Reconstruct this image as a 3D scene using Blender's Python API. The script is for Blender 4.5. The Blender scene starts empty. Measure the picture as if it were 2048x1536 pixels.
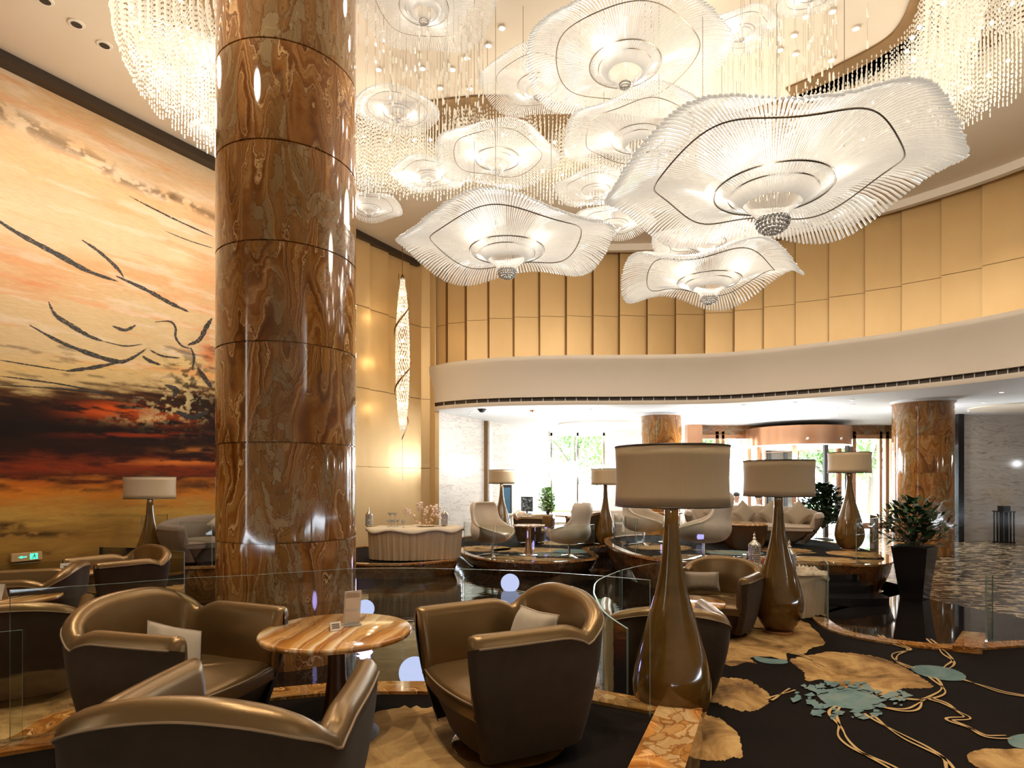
import bpy, math, random
import numpy as np
from mathutils import Vector, Matrix, noise as mnoise
PI = math.pi
random.seed(7); rng = np.random.default_rng(7)
S = bpy.context.scene
COL = S.collection

# ------------------------------------------------------------------ camera, world, lights, exposure
F, HZ, EYE = 1200.0, 963.0, 1.5          # focal length and horizon row in pixels of 2048x1536, eye height in metres
cam_data = bpy.data.cameras.new('camera'); cam = bpy.data.objects.new('camera', cam_data); COL.objects.link(cam)
cam.location = (0, 0, EYE); cam.rotation_euler = (PI / 2, 0, 0)
cam_data.sensor_width = 36.0; cam_data.lens = 36.0 * F / 2048.0
cam_data.shift_y = (HZ - 768.0) / 2048.0
cam_data.clip_start = 0.05; cam_data.clip_end = 300
S.camera = cam
S.view_settings.view_transform = 'Standard'; S.view_settings.look = 'None'
S.view_settings.gamma = 1.0; S.view_settings.use_curve_mapping = False
S.view_settings.exposure = 0.48
S.cycles.use_denoising = True
S.cycles.max_bounces = 8; S.cycles.diffuse_bounces = 4; S.cycles.glossy_bounces = 4
S.cycles.transmission_bounces = 6; S.cycles.transparent_max_bounces = 24
S.cycles.caustics_reflective = False; S.cycles.caustics_refractive = False
S.cycles.sample_clamp_indirect = 4.0

W = bpy.data.worlds.new('sky_world'); S.world = W; W.use_nodes = True
bg = W.node_tree.nodes['Background']; bg.inputs[0].default_value = (0.80, 0.90, 1.0, 1); bg.inputs[1].default_value = 15.0

def add_light(name, kind, loc, energy, color=(1, .85, .65), size=.1, rot=None, **kw):
    d = bpy.data.lights.new(name, kind); d.energy = energy; d.color = color
    if kind in ('POINT', 'SPOT'): d.shadow_soft_size = size
    for k, v in kw.items(): setattr(d, k, v)
    o = bpy.data.objects.new(name, d); COL.objects.link(o); o.location = loc
    if rot: o.rotation_euler = rot
    return o
sun = add_light('sun', 'SUN', (0, 40, 30), 7.0, (1, .97, .9)); sun.data.angle = .02
sun.rotation_euler = (math.radians(-48), 0, math.radians(15))

# ------------------------------------------------------------------ geometry of the photograph
def G(px, py, z):                          # where the sight line through a pixel meets the level z
    Y = (EYE - z) * F / (py - HZ); return ((px - 1024.0) / F * Y, Y)
def PX(px, Y): return (px - 1024.0) / F * Y
def wallY(px): return -11.682 / ((px - 1024.0) / F - .571)   # depth of the long left wall along that column
WD = Vector((.4959, .8684)); WN = Vector((.8684, -.4959)); WO = Vector((-7.0, 8.2))
def wall_pt(Y, off=0.0): return (-7.0 + .571 * (Y - 8.2) + WN.x * off, Y + WN.y * off)
def wall_px(px, py):                       # pixel -> (s along the left wall, height)
    Y = wallY(px); return (Y - 8.2) / .8684, EYE + (HZ - py) / F * Y

CEIL, LOW = 7.3, 3.4
FF, FR, FE, FS, FL = .12, -.10, 0.0, .25, -.05   # levels: front, right, egg chairs, raised right, left
FLOOR, POOL = -.20, -.26

# ------------------------------------------------------------------ mesh helpers
class MB:
    def __init__(s): s.v = []; s.f = []; s.m = []
    def add(s, vs, fs, m=0):
        b = len(s.v); s.v.extend([tuple(p) for p in vs]); s.f.extend([tuple(i + b for i in f) for f in fs]); s.m.extend([m] * len(fs)); return s
    def box(s, c, d, m=0, rz=0, taper=1.0):
        x, y, z = d[0] / 2, d[1] / 2, d[2] / 2; vs = []
        for k, (a, b, e) in enumerate([(-x, -y, -z), (x, -y, -z), (x, y, -z), (-x, y, -z), (-x, -y, z), (x, -y, z), (x, y, z), (-x, y, z)]):
            if k < 4: a *= taper; b *= taper
            vs.append((c[0] + a * math.cos(rz) - b * math.sin(rz), c[1] + a * math.sin(rz) + b * math.cos(rz), c[2] + e))
        return s.add(vs, [(0, 3, 2, 1), (4, 5, 6, 7), (0, 1, 5, 4), (1, 2, 6, 5), (2, 3, 7, 6), (3, 0, 4, 7)], m)
    def lathe(s, prof, n=32, c=(0, 0, 0), m=0, sx=1, sy=1):
        vs = []; k = len(prof)
        for r, z in prof:
            for i in range(n):
                a = 2 * PI * i / n; vs.append((c[0] + r * sx * math.cos(a), c[1] + r * sy * math.sin(a), c[2] + z))
        fs = [(j * n + i, j * n + (i + 1) % n, (j + 1) * n + (i + 1) % n, (j + 1) * n + i) for j in range(k - 1) for i in range(n)]
        if prof[0][0] > 1e-4: fs.append(tuple(range(n))[::-1])
        if prof[-1][0] > 1e-4: fs.append(tuple((k - 1) * n + i for i in range(n)))
        return s.add(vs, fs, m)
    def tube(s, pts, r, n=6, m=0, closed=False):
        pts = [Vector(p) for p in pts]; k = len(pts); vs = []
        rr = r if isinstance(r, (list, tuple)) else [r] * k
        up = Vector((0, 0, 1)); prev = None
        for i, p in enumerate(pts):
            if closed: t = pts[(i + 1) % k] - pts[i - 1]
            else: t = pts[min(i + 1, k - 1)] - pts[max(i - 1, 0)]
            t.normalize()
            a = prev - t * prev.dot(t) if prev is not None else t.cross(up)
            if a.length < 1e-4: a = t.cross(Vector((1, 0, 0)))
            a.normalize(); prev = a; b = t.cross(a)
            for j in range(n):
                an = 2 * PI * j / n; vs.append(p + (a * math.cos(an) + b * math.sin(an)) * rr[i])
        fs = []
        for i in range(k if closed else k - 1):
            i2 = (i + 1) % k
            fs += [(i * n + j, i * n + (j + 1) % n, i2 * n + (j + 1) % n, i2 * n + j) for j in range(n)]
        if not closed: fs += [tuple(range(n))[::-1], tuple((k - 1) * n + j for j in range(n))]
        return s.add(vs, fs, m)
    def prism(s, poly, z0, z1, m=0, mtop=None):
        n = len(poly); vs = [(p[0], p[1], z0) for p in poly] + [(p[0], p[1], z1) for p in poly]
        s.add(vs, [(i, (i + 1) % n, n + (i + 1) % n, n + i) for i in range(n)] + [tuple(range(n))[::-1]], m)
        return s.add([(p[0], p[1], z1) for p in poly], [tuple(range(n))], m if mtop is None else mtop)
    def sphere(s, c, r, n=16, m=0, sc=(1, 1, 1)):
        k = max(6, n // 2); prof = [(r * math.sin(PI * j / k), -r * math.cos(PI * j / k)) for j in range(k + 1)]
        vs = [(c[0], c[1], c[2] - r * sc[2])]
        for q, z in prof[1:-1]:
            for i in range(n):
                a = 2 * PI * i / n; vs.append((c[0] + q * sc[0] * math.cos(a), c[1] + q * sc[1] * math.sin(a), c[2] + z * sc[2]))
        vs.append((c[0], c[1], c[2] + r * sc[2])); e = len(vs) - 1
        fs = [(0, 1 + (i + 1) % n, 1 + i) for i in range(n)]
        fs += [(1 + j * n + i, 1 + j * n + (i + 1) % n, 1 + (j + 1) * n + (i + 1) % n, 1 + (j + 1) * n + i) for j in range(k - 2) for i in range(n)]
        fs += [(1 + (k - 2) * n + i, 1 + (k - 2) * n + (i + 1) % n, e) for i in range(n)]
        return s.add(vs, fs, m)
    def grid(s, rows, m=0, closed=False):
        nr, nc = len(rows), len(rows[0]); vs = [p for r in rows for p in r]
        fs = [(j * nc + i, j * nc + (i + 1) % nc, (j + 1) * nc + (i + 1) % nc, (j + 1) * nc + i) for j in range(nr - 1) for i in range(nc if closed else nc - 1)]
        return s.add(vs, fs, m)
    def strip(s, poly, z, dz, m=0, off=0.0):  # vertical band along an open plan curve
        return s.grid([[(p[0], p[1], z) for p in poly], [(p[0], p[1], z + dz) for p in poly]], m)
    def build(s, name, mats, parent=None, smooth=True, angle=40, bevel=0, sub=0, solid=0, loc=None):
        me = bpy.data.meshes.new(name); me.from_pydata(s.v, [], s.f)
        if not isinstance(mats, (list, tuple)): mats = [mats]
        for m in mats: me.materials.append(m)
        if len(mats) > 1: me.polygons.foreach_set('material_index', s.m)
        if smooth:
            me.polygons.foreach_set('use_smooth', [True] * len(me.polygons))
            if angle < 180 and not sub: me.set_sharp_from_angle(angle=math.radians(angle))
        me.update()
        o = bpy.data.objects.new(name, me); COL.objects.link(o)
        if parent: o.parent = parent
        if loc: o.location = loc
        if solid:
            md = o.modifiers.new('solid', 'SOLIDIFY'); md.thickness = solid; md.offset = 0
        if bevel:
            md = o.modifiers.new('bevel', 'BEVEL'); md.width = bevel; md.segments = 3; md.limit_method = 'ANGLE'; md.angle_limit = math.radians(35)
        if sub:
            md = o.modifiers.new('sub', 'SUBSURF'); md.levels = sub; md.render_levels = sub
        return o

def tag(o, label, cat, group=None, kind=None):
    o['label'] = label; o['category'] = cat
    if group: o['group'] = group
    if kind: o['kind'] = kind
    return o
def struct(o): o['kind'] = 'structure'; return o
def thing(name, label, cat, loc=(0, 0, 0), rz=0, group=None):
    o = bpy.data.objects.new(name, None); o.empty_display_size = .1; COL.objects.link(o)
    o.location = loc; o.rotation_euler = (0, 0, rz); return tag(o, label, cat, group)
def dup(root, label=None, loc=None, rz=None, group=None, scale=None):
    r = root.copy(); COL.objects.link(r)
    if label: r['label'] = label
    if group: r['group'] = group
    if loc is not None: r.location = loc
    if rz is not None: r.rotation_euler = (0, 0, rz)
    if scale is not None: r.scale = scale
    for ch in [c for c in bpy.data.objects if c.parent == root]:
        c = ch.copy(); COL.objects.link(c); c.parent = r
        for g in [c2 for c2 in bpy.data.objects if c2.parent == ch]:
            d = g.copy(); COL.objects.link(d); d.parent = c
    return r

def smooth_curve(pts, n=8, closed=False):   # Catmull-Rom
    out = []; k = len(pts)
    rngi = range(k) if closed else range(k - 1)
    for i in rngi:
        P = [np.array(pts[(i + d) % k] if closed else pts[min(max(i + d, 0), k - 1)], float) for d in (-1, 0, 1, 2)]
        for j in range(n):
            t = j / n
            out.append(tuple(.5 * ((2 * P[1]) + (-P[0] + P[2]) * t + (2 * P[0] - 5 * P[1] + 4 * P[2] - P[3]) * t * t + (-P[0] + 3 * P[1] - 3 * P[2] + P[3]) * t ** 3)))
    if not closed: out.append(tuple(pts[-1]))
    return out
def normals2(pts, closed=True):
    k = len(pts); out = []
    for i in range(k):
        a = pts[(i - 1) % k] if closed else pts[max(i - 1, 0)]; b = pts[(i + 1) % k] if closed else pts[min(i + 1, k - 1)]
        t = Vector((b[0] - a[0], b[1] - a[1])); t.normalize(); out.append((t.y, -t.x))
    return out
def offset(pts, d, closed=True):
    return [(p[0] + n[0] * d, p[1] + n[1] * d) for p, n in zip(pts, normals2(pts, closed))]
def area2(p): return .5 * sum(p[i][0] * p[(i + 1) % len(p)][1] - p[(i + 1) % len(p)][0] * p[i][1] for i in range(len(p)))

# ------------------------------------------------------------------ materials
def mat(name, color=(.8, .8, .8), rough=.5, metal=0, **kw):
    m = bpy.data.materials.new(name); m.use_nodes = True; b = m.node_tree.nodes['Principled BSDF']
    b.inputs['Base Color'].default_value = (*color, 1); b.inputs['Roughness'].default_value = rough; b.inputs['Metallic'].default_value = metal
    for k, v in kw.items(): b.inputs[k.replace('_', ' ')].default_value = v
    return m
class NT:
    def __init__(s, m): s.m = m; s.t = m.node_tree; s.n = s.t.nodes; s.b = s.n.get('Principled BSDF')
    def new(s, kind, **kw):
        n = s.n.new('ShaderNode' + kind)
        for k, v in kw.items():
            if k.startswith('i_'): n.inputs[k[2:].replace('_', ' ')].default_value = v
            else: setattr(n, k, v)
        return n
    def link(s, a, b): s.t.links.new(a, b)
    def obj(s): return s.new('TexCoord').outputs['Object']
    def mapping(s, v, scale=(1, 1, 1), rot=(0, 0, 0)):
        n = s.new('Mapping'); n.inputs['Scale'].default_value = scale; n.inputs['Rotation'].default_value = rot; s.link(v, n.inputs['Vector']); return n.outputs[0]
    def noise(s, v, scale, detail=4, rough=.55, dist=0):
        n = s.new('TexNoise'); n.inputs['Scale'].default_value = scale; n.inputs['Detail'].default_value = detail
        n.inputs['Roughness'].default_value = rough; n.inputs['Distortion'].default_value = dist; s.link(v, n.inputs['Vector']); return n
    def math(s, op, a, b=None, c=None):
        n = s.new('Math', operation=op)
        for i, x in enumerate((a, b, c)):
            if x is None: continue
            if isinstance(x, (int, float)): n.inputs[i].default_value = x
            else: s.link(x, n.inputs[i])
        return n.outputs[0]
    def vmath(s, op, a, b=None, scale=None):
        n = s.new('VectorMath', operation=op); s.link(a, n.inputs[0])
        if b is not None:
            if isinstance(b, tuple): n.inputs[1].default_value = b
            else: s.link(b, n.inputs[1])
        if scale is not None: n.inputs['Scale'].default_value = scale
        return n.outputs[0]
    def ramp(s, f, stops, interp='LINEAR'):
        n = s.new('ValToRGB'); e = n.color_ramp.elements; n.color_ramp.interpolation = interp
        while len(e) > 1: e.remove(e[-1])
        e[0].position = stops[0][0]; e[0].color = (*stops[0][1], 1)
        for p, c in stops[1:]: q = e.new(p); q.color = (*c, 1)
        s.link(f, n.inputs[0]); return n.outputs[0]
    def mix(s, f, a, b, blend='MIX'):
        n = s.new('Mix', data_type='RGBA', blend_type=blend)
        for i, x in ((0, f), (6, a), (7, b)):
            if isinstance(x, (int, float)): n.inputs[i].default_value = x
            elif isinstance(x, tuple): n.inputs[i].default_value = (*x, 1)
            else: s.link(x, n.inputs[i])
        return n.outputs[2]
    def color(s, c): s.link(c, s.b.inputs['Base Color'])
    def bump(s, h, strength=.2, dist=.01):
        n = s.new('Bump'); n.inputs['Strength'].default_value = strength; n.inputs['Distance'].default_value = dist
        s.link(h, n.inputs['Height']); s.link(n.outputs[0], s.b.inputs['Normal'])

def onyx(name, stretch=(1, 1, .35), scale=1.0, drum=0.0, light=1.0, rough=.07, bands=11.0, pale=.5):
    """amber onyx: long folded bands with pale lines, cracked translucent cells"""
    m = mat(name, rough=rough); t = NT(m); v = t.obj()
    if drum:                                  # each drum of a column is cut from another slab
        sep = t.new('SeparateXYZ'); t.link(v, sep.inputs[0])
        fl = t.math('FLOOR', t.math('DIVIDE', sep.outputs[2], drum))
        cmb = t.new('CombineXYZ'); t.link(t.math('MULTIPLY', fl, .9), cmb.inputs[0]); t.link(t.math('MULTIPLY', fl, .7), cmb.inputs[1])
        v = t.vmath('ADD', v, cmb.outputs[0])
    v = t.mapping(v, tuple(scale * q for q in stretch))
    w = t.noise(v, 1.3, 2); jit = t.noise(t.mapping(v, (1, 1, .8 / stretch[2] if stretch[2] < 1 else 1)), 4.5, 4, .6)
    p = t.vmath('ADD', t.vmath('ADD', v, t.vmath('SCALE', w.outputs[1], scale=.9)), t.vmath('SCALE', jit.outputs[1], scale=.13))
    n1 = t.noise(p, 1.25, 1.0, .4)
    n2 = t.noise(p, 3.2, 3, .5)
    f = t.math('MULTIPLY', n1.outputs[0], bands)
    tone = t.math('FRACT', t.math('MULTIPLY', f, .5))
    base = t.ramp(tone, [(.0, (.13, .045, .010)), (.10, (.32, .125, .026)), (.22, (.52, .26, .075)), (.30, (.30, .11, .022)), (.42, (.44, .19, .045)), (.52, (.62, .36, .14)), (.60, (.36, .15, .035)), (.72, (.20, .07, .016)), (.84, (.48, .24, .07)), (.93, (.30, .11, .024)), (1, (.13, .045, .010))])
    base = t.mix(t.ramp(n2.outputs[0], [(.35, (0, 0, 0)), (.65, (.55, .55, .55))]), base, (.26, .11, .03))
    saw = t.math('FRACT', t.math('ADD', t.math('MULTIPLY', f, 1.5), t.math('MULTIPLY', n2.outputs[0], 1.2)))
    line = t.ramp(saw, [(0, (0, 0, 0)), (.70, (0, 0, 0)), (.80, (.9, .9, .9)), (.84, (1, 1, 1)), (.865, (0, 0, 0)), (.93, (0, 0, 0)), (.955, (.8, .8, .8)), (.97, (0, 0, 0))])
    gate = t.ramp(t.noise(p, 2.1, 2).outputs[0], [(.36, (.25, .25, .25)), (.52, (1, 1, 1))])
    c = t.mix(t.math('MULTIPLY', t.math('MULTIPLY', line, gate), pale), base, (.88, .60, .32))
    dark = t.ramp(saw, [(.0, (.6, .6, .6)), (.06, (0, 0, 0)), (.865, (0, 0, 0)), (.885, (1, 1, 1)), (.92, (0, 0, 0))])
    c = t.mix(t.math('MULTIPLY', dark, .6), c, (.09, .03, .010))
    vo = t.new('TexVoronoi', feature='DISTANCE_TO_EDGE'); vo.inputs['Scale'].default_value = 6.0
    vcoord = t.mapping(p, (1, 1, 1 / max(.28, stretch[2])) if stretch[2] < 1 else (1, 1, 1)); t.link(t.vmath('ADD', vcoord, t.vmath('SCALE', jit.outputs[1], scale=.05)), vo.inputs['Vector'])
    zone = t.ramp(t.noise(p, 1.0, 1).outputs[0], [(.50, (0, 0, 0)), (.54, (1, 1, 1))])
    cell = t.ramp(vo.outputs[0], [(0, (1, 1, 1)), (.025, (.7, .7, .7)), (.05, (0, 0, 0))])
    vc = t.new('TexVoronoi'); vc.inputs['Scale'].default_value = 6.0; t.link(vo.inputs['Vector'].links[0].from_socket, vc.inputs['Vector'])
    bw = t.new('RGBToBW'); t.link(vc.outputs['Color'], bw.inputs[0])
    grey = t.mix(cell, t.ramp(bw.outputs[0], [(.2, (.24, .125, .040)), (.4, (.34, .19, .07)), (.55, (.31, .23, .13)), (.75, (.40, .31, .19))]), (.15, .065, .022))
    c = t.mix(t.math('MULTIPLY', zone, .8), c, grey)
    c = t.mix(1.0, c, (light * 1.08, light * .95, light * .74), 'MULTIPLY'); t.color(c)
    t.b.inputs['Coat Weight'].default_value = .25; t.b.inputs['Coat Roughness'].default_value = .03
    return m
M = {}
M['onyx_col'] = onyx('onyx_column', (1, 1, .22), 1.55, drum=.93, pale=1.0, light=.92, bands=14)
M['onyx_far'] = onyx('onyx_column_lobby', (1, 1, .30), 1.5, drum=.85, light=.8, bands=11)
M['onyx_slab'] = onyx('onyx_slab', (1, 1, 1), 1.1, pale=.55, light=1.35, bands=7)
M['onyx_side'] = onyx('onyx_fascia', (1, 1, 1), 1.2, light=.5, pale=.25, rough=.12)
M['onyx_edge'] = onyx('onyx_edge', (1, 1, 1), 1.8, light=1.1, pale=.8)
def onyx_table(name):
    m = mat(name, rough=.08); t = NT(m); v = t.mapping(t.obj(), (1.5, .45, 1), (0, 0, .15))
    w = t.noise(v, 3, 4); p = t.vmath('ADD', v, t.vmath('SCALE', w.outputs[1], scale=.16))
    sep = t.new('SeparateXYZ'); t.link(p, sep.inputs[0])
    f = t.math('ADD', t.math('MULTIPLY', sep.outputs[0], 1.6), t.math('MULTIPLY', t.noise(p, 2, 2).outputs[0], .7))
    c = t.ramp(t.math('FRACT', f), [(0, (.30, .11, .02)), (.12, (.55, .24, .05)), (.2, (.75, .48, .22)), (.24, (.40, .14, .02)), (.36, (.62, .33, .10)), (.44, (.85, .68, .45)), (.49, (.5, .2, .04)), (.58, (.32, .10, .02)), (.68, (.72, .45, .18)), (.74, (.88, .72, .5)), (.80, (.46, .19, .04)), (.92, (.66, .36, .12)), (1, (.30, .11, .02))])
    fn = t.ramp(t.math('FRACT', t.math('MULTIPLY', f, 7.0)), [(.0, (0, 0, 0)), (.8, (.0, .0, .0)), (.9, (.8, .8, .8)), (1, (0, 0, 0))])
    t.color(t.mix(t.math('MULTIPLY', fn, .5), c, (.85, .65, .4))); t.b.inputs['Coat Weight'].default_value = .5; return m
M['onyx_table'] = onyx_table('onyx_table')

def plain_noise(name, c1, c2, scale=3, rough=.6, stretch=(1, 1, 1), bump=0, bscale=60, metal=0, **kw):
    m = mat(name, c1, rough, metal, **kw); t = NT(m); v = t.mapping(t.obj(), stretch)
    t.color(t.mix(t.noise(v, scale, 4).outputs[0], c1, c2))
    if bump: t.bump(t.noise(v, bscale, 3).outputs[0], bump, .004)
    return m
M['ceiling'] = plain_noise('ceiling_paint', (.76, .65, .50), (.80, .69, .54), 1.5, .7)
M['fascia'] = plain_noise('fascia_paint', (.78, .68, .55), (.82, .72, .59), 2, .6)
M['soffit'] = mat('soffit_paint', (.82, .82, .82), .6)
M['white'] = mat('white_paint', (.8, .72, .6), .6)
M['gold'] = plain_noise('gold_panel', (.62, .40, .165), (.70, .475, .22), 2.2, .36, (1, 1, .4), .12, 90, metal=.35)
M['goldseam_and_shade'] = mat('gold_seam_and_shade', (.30, .165, .055), .3, .6)  # panel joints, and the shadow lines painted at the overlaps
M['leather'] = plain_noise('bronze_leather', (.21, .125, .048), (.255, .155, .062), 5, .34, (1, 1, 1), .08, 140, metal=.70, Coat_Weight=.15, Coat_Roughness=.25)
M['velvet'] = plain_noise('brown_velvet', (.042, .025, .012), (.066, .041, .022), 14, .85, (1, 1, 1), .15, 200, Sheen_Weight=.06, Sheen_Roughness=.4, Specular_IOR_Level=.25)
M['piping'] = mat('piping', (.26, .17, .09), .6)
M['pillow'] = plain_noise('pillow_cloth', (.34, .265, .185), (.42, .34, .24), 20, .75, (1, 1, 1), .2, 150, Sheen_Weight=.3)
M['taupe'] = plain_noise('taupe_upholstery', (.40, .31, .22), (.46, .36, .26), 20, .7, (1, 1, 1), .2, 150, Sheen_Weight=.3)
M['taupe_dim'] = plain_noise('taupe_upholstery_dimmed', (.20, .15, .105), (.25, .19, .13), 20, .75, (1, 1, 1), .2, 150)  # copy of the sofa taupe with the weak light darkened into it
M['taupe_dark'] = plain_noise('taupe_shell', (.20, .145, .095), (.25, .185, .12), 20, .8, (1, 1, 1), .2, 150)
M['egg'] = plain_noise('cream_leather', (.62, .52, .40), (.68, .58, .45), 5, .42, (1, 1, 1), .06, 160)
M['shade'] = plain_noise('shade_silk', (.52, .38, .22), (.57, .42, .25), 8, .55, (6, 6, .4), .15, 200)
M['shade_in'] = mat('shade_lining', (.55, .45, .32), .7)
M['trim'] = mat('dark_trim', (.03, .018, .01), .4)
M['lampbody'] = plain_noise('amber_lacquer', (.085, .042, .007), (.16, .080, .014), 9, .10, (1, 1, 1), 0, Coat_Weight=.6, Coat_Roughness=.04)
M['chrome'] = mat('chrome', (.75, .75, .75), .12, 1)
M['silver'] = mat('silver_filigree', (.65, .60, .52), .22, 1)
M['copper'] = plain_noise('copper_panel', (.42, .19, .09), (.58, .32, .18), 3, .22, (1, 1, .1), metal=.7)
M['bronze'] = plain_noise('bronze_ceiling', (.20, .11, .04), (.28, .16, .06), 6, .3, metal=.6)
M['bronze_ribbon'] = mat('bronze_ribbon', (.22, .11, .035), .25, .8)
M['wire'] = mat('steel_wire', (.25, .2, .14), .4, .8)
M['black'] = mat('black_lacquer', (.012, .010, .010), .12)
M['blackm'] = mat('black_matte', (.02, .018, .016), .5)
M['darkwood'] = plain_noise('dark_wood', (.05, .022, .010), (.10, .042, .018), 6, .25, (1, 1, .2))
M['cloth'] = plain_noise('cream_cloth', (.70, .58, .40), (.78, .66, .48), 10, .75, (1, 1, 1), .2, 80)
M['skirt'] = plain_noise('gold_skirt', (.44, .31, .15), (.56, .41, .21), 12, .38, (1, 1, .15), Sheen_Weight=.3)
M['grille'] = mat('slot_grille', (.05, .03, .015), .5)
M['screen'] = mat('screen', (.02, .025, .03), .1)
M['leaf'] = plain_noise('leaf_dark', (.012, .035, .010), (.03, .075, .02), 9, .35)
M['leaf_light'] = plain_noise('leaf_light', (.22, .42, .10), (.38, .58, .20), 9, .45)
M['tree_leaf'] = plain_noise('tree_leaf', (.12, .26, .06), (.30, .45, .14), 1.5, .7)
M['bark'] = mat('bark', (.16, .12, .09), .9)
M['soil'] = mat('soil', (.03, .02, .012), .9)
M['terracotta'] = mat('brown_pot', (.22, .10, .06), .5)
M['skin'] = mat('skin', (.45, .27, .18), .55)
M['hair'] = mat('hair', (.015, .01, .008), .5)
M['shirt'] = mat('shirt', (.6, .55, .5), .8)
M['trousers'] = mat('trousers', (.05, .05, .06), .8)
M['paper'] = mat('paper', (.75, .68, .58), .6)
M['ink'] = mat('ink', (.04, .03, .03), .6)
M['pave'] = plain_noise('paving', (.62, .62, .60), (.72, .72, .70), 1.2, .8)
M['lawn'] = plain_noise('lawn', (.12, .25, .06), (.22, .36, .10), 4, .9)
M['red'] = mat('red_glass', (.65, .06, .02), .1, 0, Transmission_Weight=.4)
M['amber'] = mat('amber_drink', (.22, .05, .01), .1, 0)
M['green'] = mat('green_glass', (.05, .25, .16), .1, 0, Transmission_Weight=.4)

def emit(name, color, strength):
    m = bpy.data.materials.new(name); m.use_nodes = True; n = m.node_tree.nodes; n.clear()
    e = n.new('ShaderNodeEmission'); e.inputs[0].default_value = (*color, 1); e.inputs[1].default_value = strength
    o = n.new('ShaderNodeOutputMaterial'); m.node_tree.links.new(e.outputs[0], o.inputs[0]); return m
M['drop'] = mat('blush_glass', (.85, .66, .50), .15, 0)
M['led'] = emit('led_point', (1, .86, .62), 14.0)
M['ball'] = emit('glow_globe', (.62, .66, 1.0), .80)
M['exit'] = emit('exit_green', (.12, .95, .55), 1.0)
M['down'] = emit('downlight_lamp', (1, .93, .8), 9.0)

def glassy(name, tint, gloss=.12, rough=.02, diff=0.0, dcol=(1, 1, 1), trans=.0, ior=1.45, em=0.0, emc=(1, 1, 1)):
    """see-through sheet: transparent with Fresnel reflection, plus milky share"""
    m = bpy.data.materials.new(name); m.use_nodes = True; t = m.node_tree; n = t.nodes; n.clear(); L = t.links.new
    tr = n.new('ShaderNodeBsdfTransparent'); tr.inputs[0].default_value = (*tint, 1)
    gl = n.new('ShaderNodeBsdfGlossy'); gl.inputs['Roughness'].default_value = rough
    fr = n.new('ShaderNodeFresnel'); fr.inputs[0].default_value = ior
    ad = n.new('ShaderNodeMath'); ad.operation = 'MULTIPLY_ADD'; L(fr.outputs[0], ad.inputs[0]); ad.inputs[1].default_value = 1.0; ad.inputs[2].default_value = gloss; ad.use_clamp = True
    out = n.new('ShaderNodeOutputMaterial'); cur = tr.outputs[0]
    if diff > 0:
        d = n.new('ShaderNodeBsdfDiffuse'); d.inputs[0].default_value = (*dcol, 1)
        tl = n.new('ShaderNodeBsdfTranslucent'); tl.inputs[0].default_value = (*dcol, 1)
        mx = n.new('ShaderNodeMixShader'); mx.inputs[0].default_value = .5; L(d.outputs[0], mx.inputs[1]); L(tl.outputs[0], mx.inputs[2])
        m2 = n.new('ShaderNodeMixShader'); m2.inputs[0].default_value = diff; L(cur, m2.inputs[1]); L(mx.outputs[0], m2.inputs[2]); cur = m2.outputs[0]
    m3 = n.new('ShaderNodeMixShader'); L(ad.outputs[0], m3.inputs[0]); L(cur, m3.inputs[1]); L(gl.outputs[0], m3.inputs[2]); cur = m3.outputs[0]
    if em:
        e = n.new('ShaderNodeEmission'); e.inputs[0].default_value = (*emc, 1); e.inputs[1].default_value = em
        a = n.new('ShaderNodeAddShader'); L(cur, a.inputs[0]); L(e.outputs[0], a.inputs[1]); cur = a.outputs[0]
    L(cur, out.inputs[0]); return m
M['glass'] = glassy('railing_glass', (.93, .96, .94), 0.01)
M['glass_edge'] = mat('glass_edge', (.22, .34, .31), .15, 0)
M['window'] = glassy('window_glass', (.95, .98, 1), 0.0)
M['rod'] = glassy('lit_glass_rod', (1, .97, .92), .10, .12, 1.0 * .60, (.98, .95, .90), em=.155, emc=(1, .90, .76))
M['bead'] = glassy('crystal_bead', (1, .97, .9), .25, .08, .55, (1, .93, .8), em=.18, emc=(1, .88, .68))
M['bowl'] = glassy('crystal_bowl', (.8, .78, .72), .35, .05, .45, (.9, .87, .8))
M['clear'] = glassy('clear_glass', (.9, .9, .88), .12, .03, .6, (1, .97, .92))

def stripe_marble(name, c1, c2, sc=1.0):
    m = mat(name, rough=.12); t = NT(m); v = t.mapping(t.obj(), (.30 * sc, .30 * sc, 2.1 * sc))
    w = t.noise(v, 1.2, 2); j_ = t.noise(v, 9, 3)
    p = t.vmath('ADD', t.vmath('ADD', v, t.vmath('SCALE', w.outputs[1], scale=1.0)), t.vmath('SCALE', j_.outputs[1], scale=.06))
    n = t.noise(p, 1.6, 3, .5); f = t.math('FRACT', t.math('MULTIPLY', n.outputs[0], 16))
    n2 = t.noise(p, 3.0, 3, .5)
    line = t.ramp(f, [(0, (0, 0, 0)), (.45, (.1, .1, .1)), (.7, (.75, .75, .75)), (.78, (0, 0, 0)), (.9, (.35, .35, .35)), (.95, (0, 0, 0))])
    g = t.ramp(n2.outputs[0], [(.38, (.15, .15, .15)), (.6, (1, 1, 1))])
    t.color(t.mix(t.math('MULTIPLY', line, g), c1, c2)); return m
M['marble'] = stripe_marble('striped_marble', (.78, .72, .65), (.34, .25, .17))
M['marble_r'] = stripe_marble('striped_marble_grey', (.48, .41, .34), (.17, .125, .085), .9)

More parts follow.
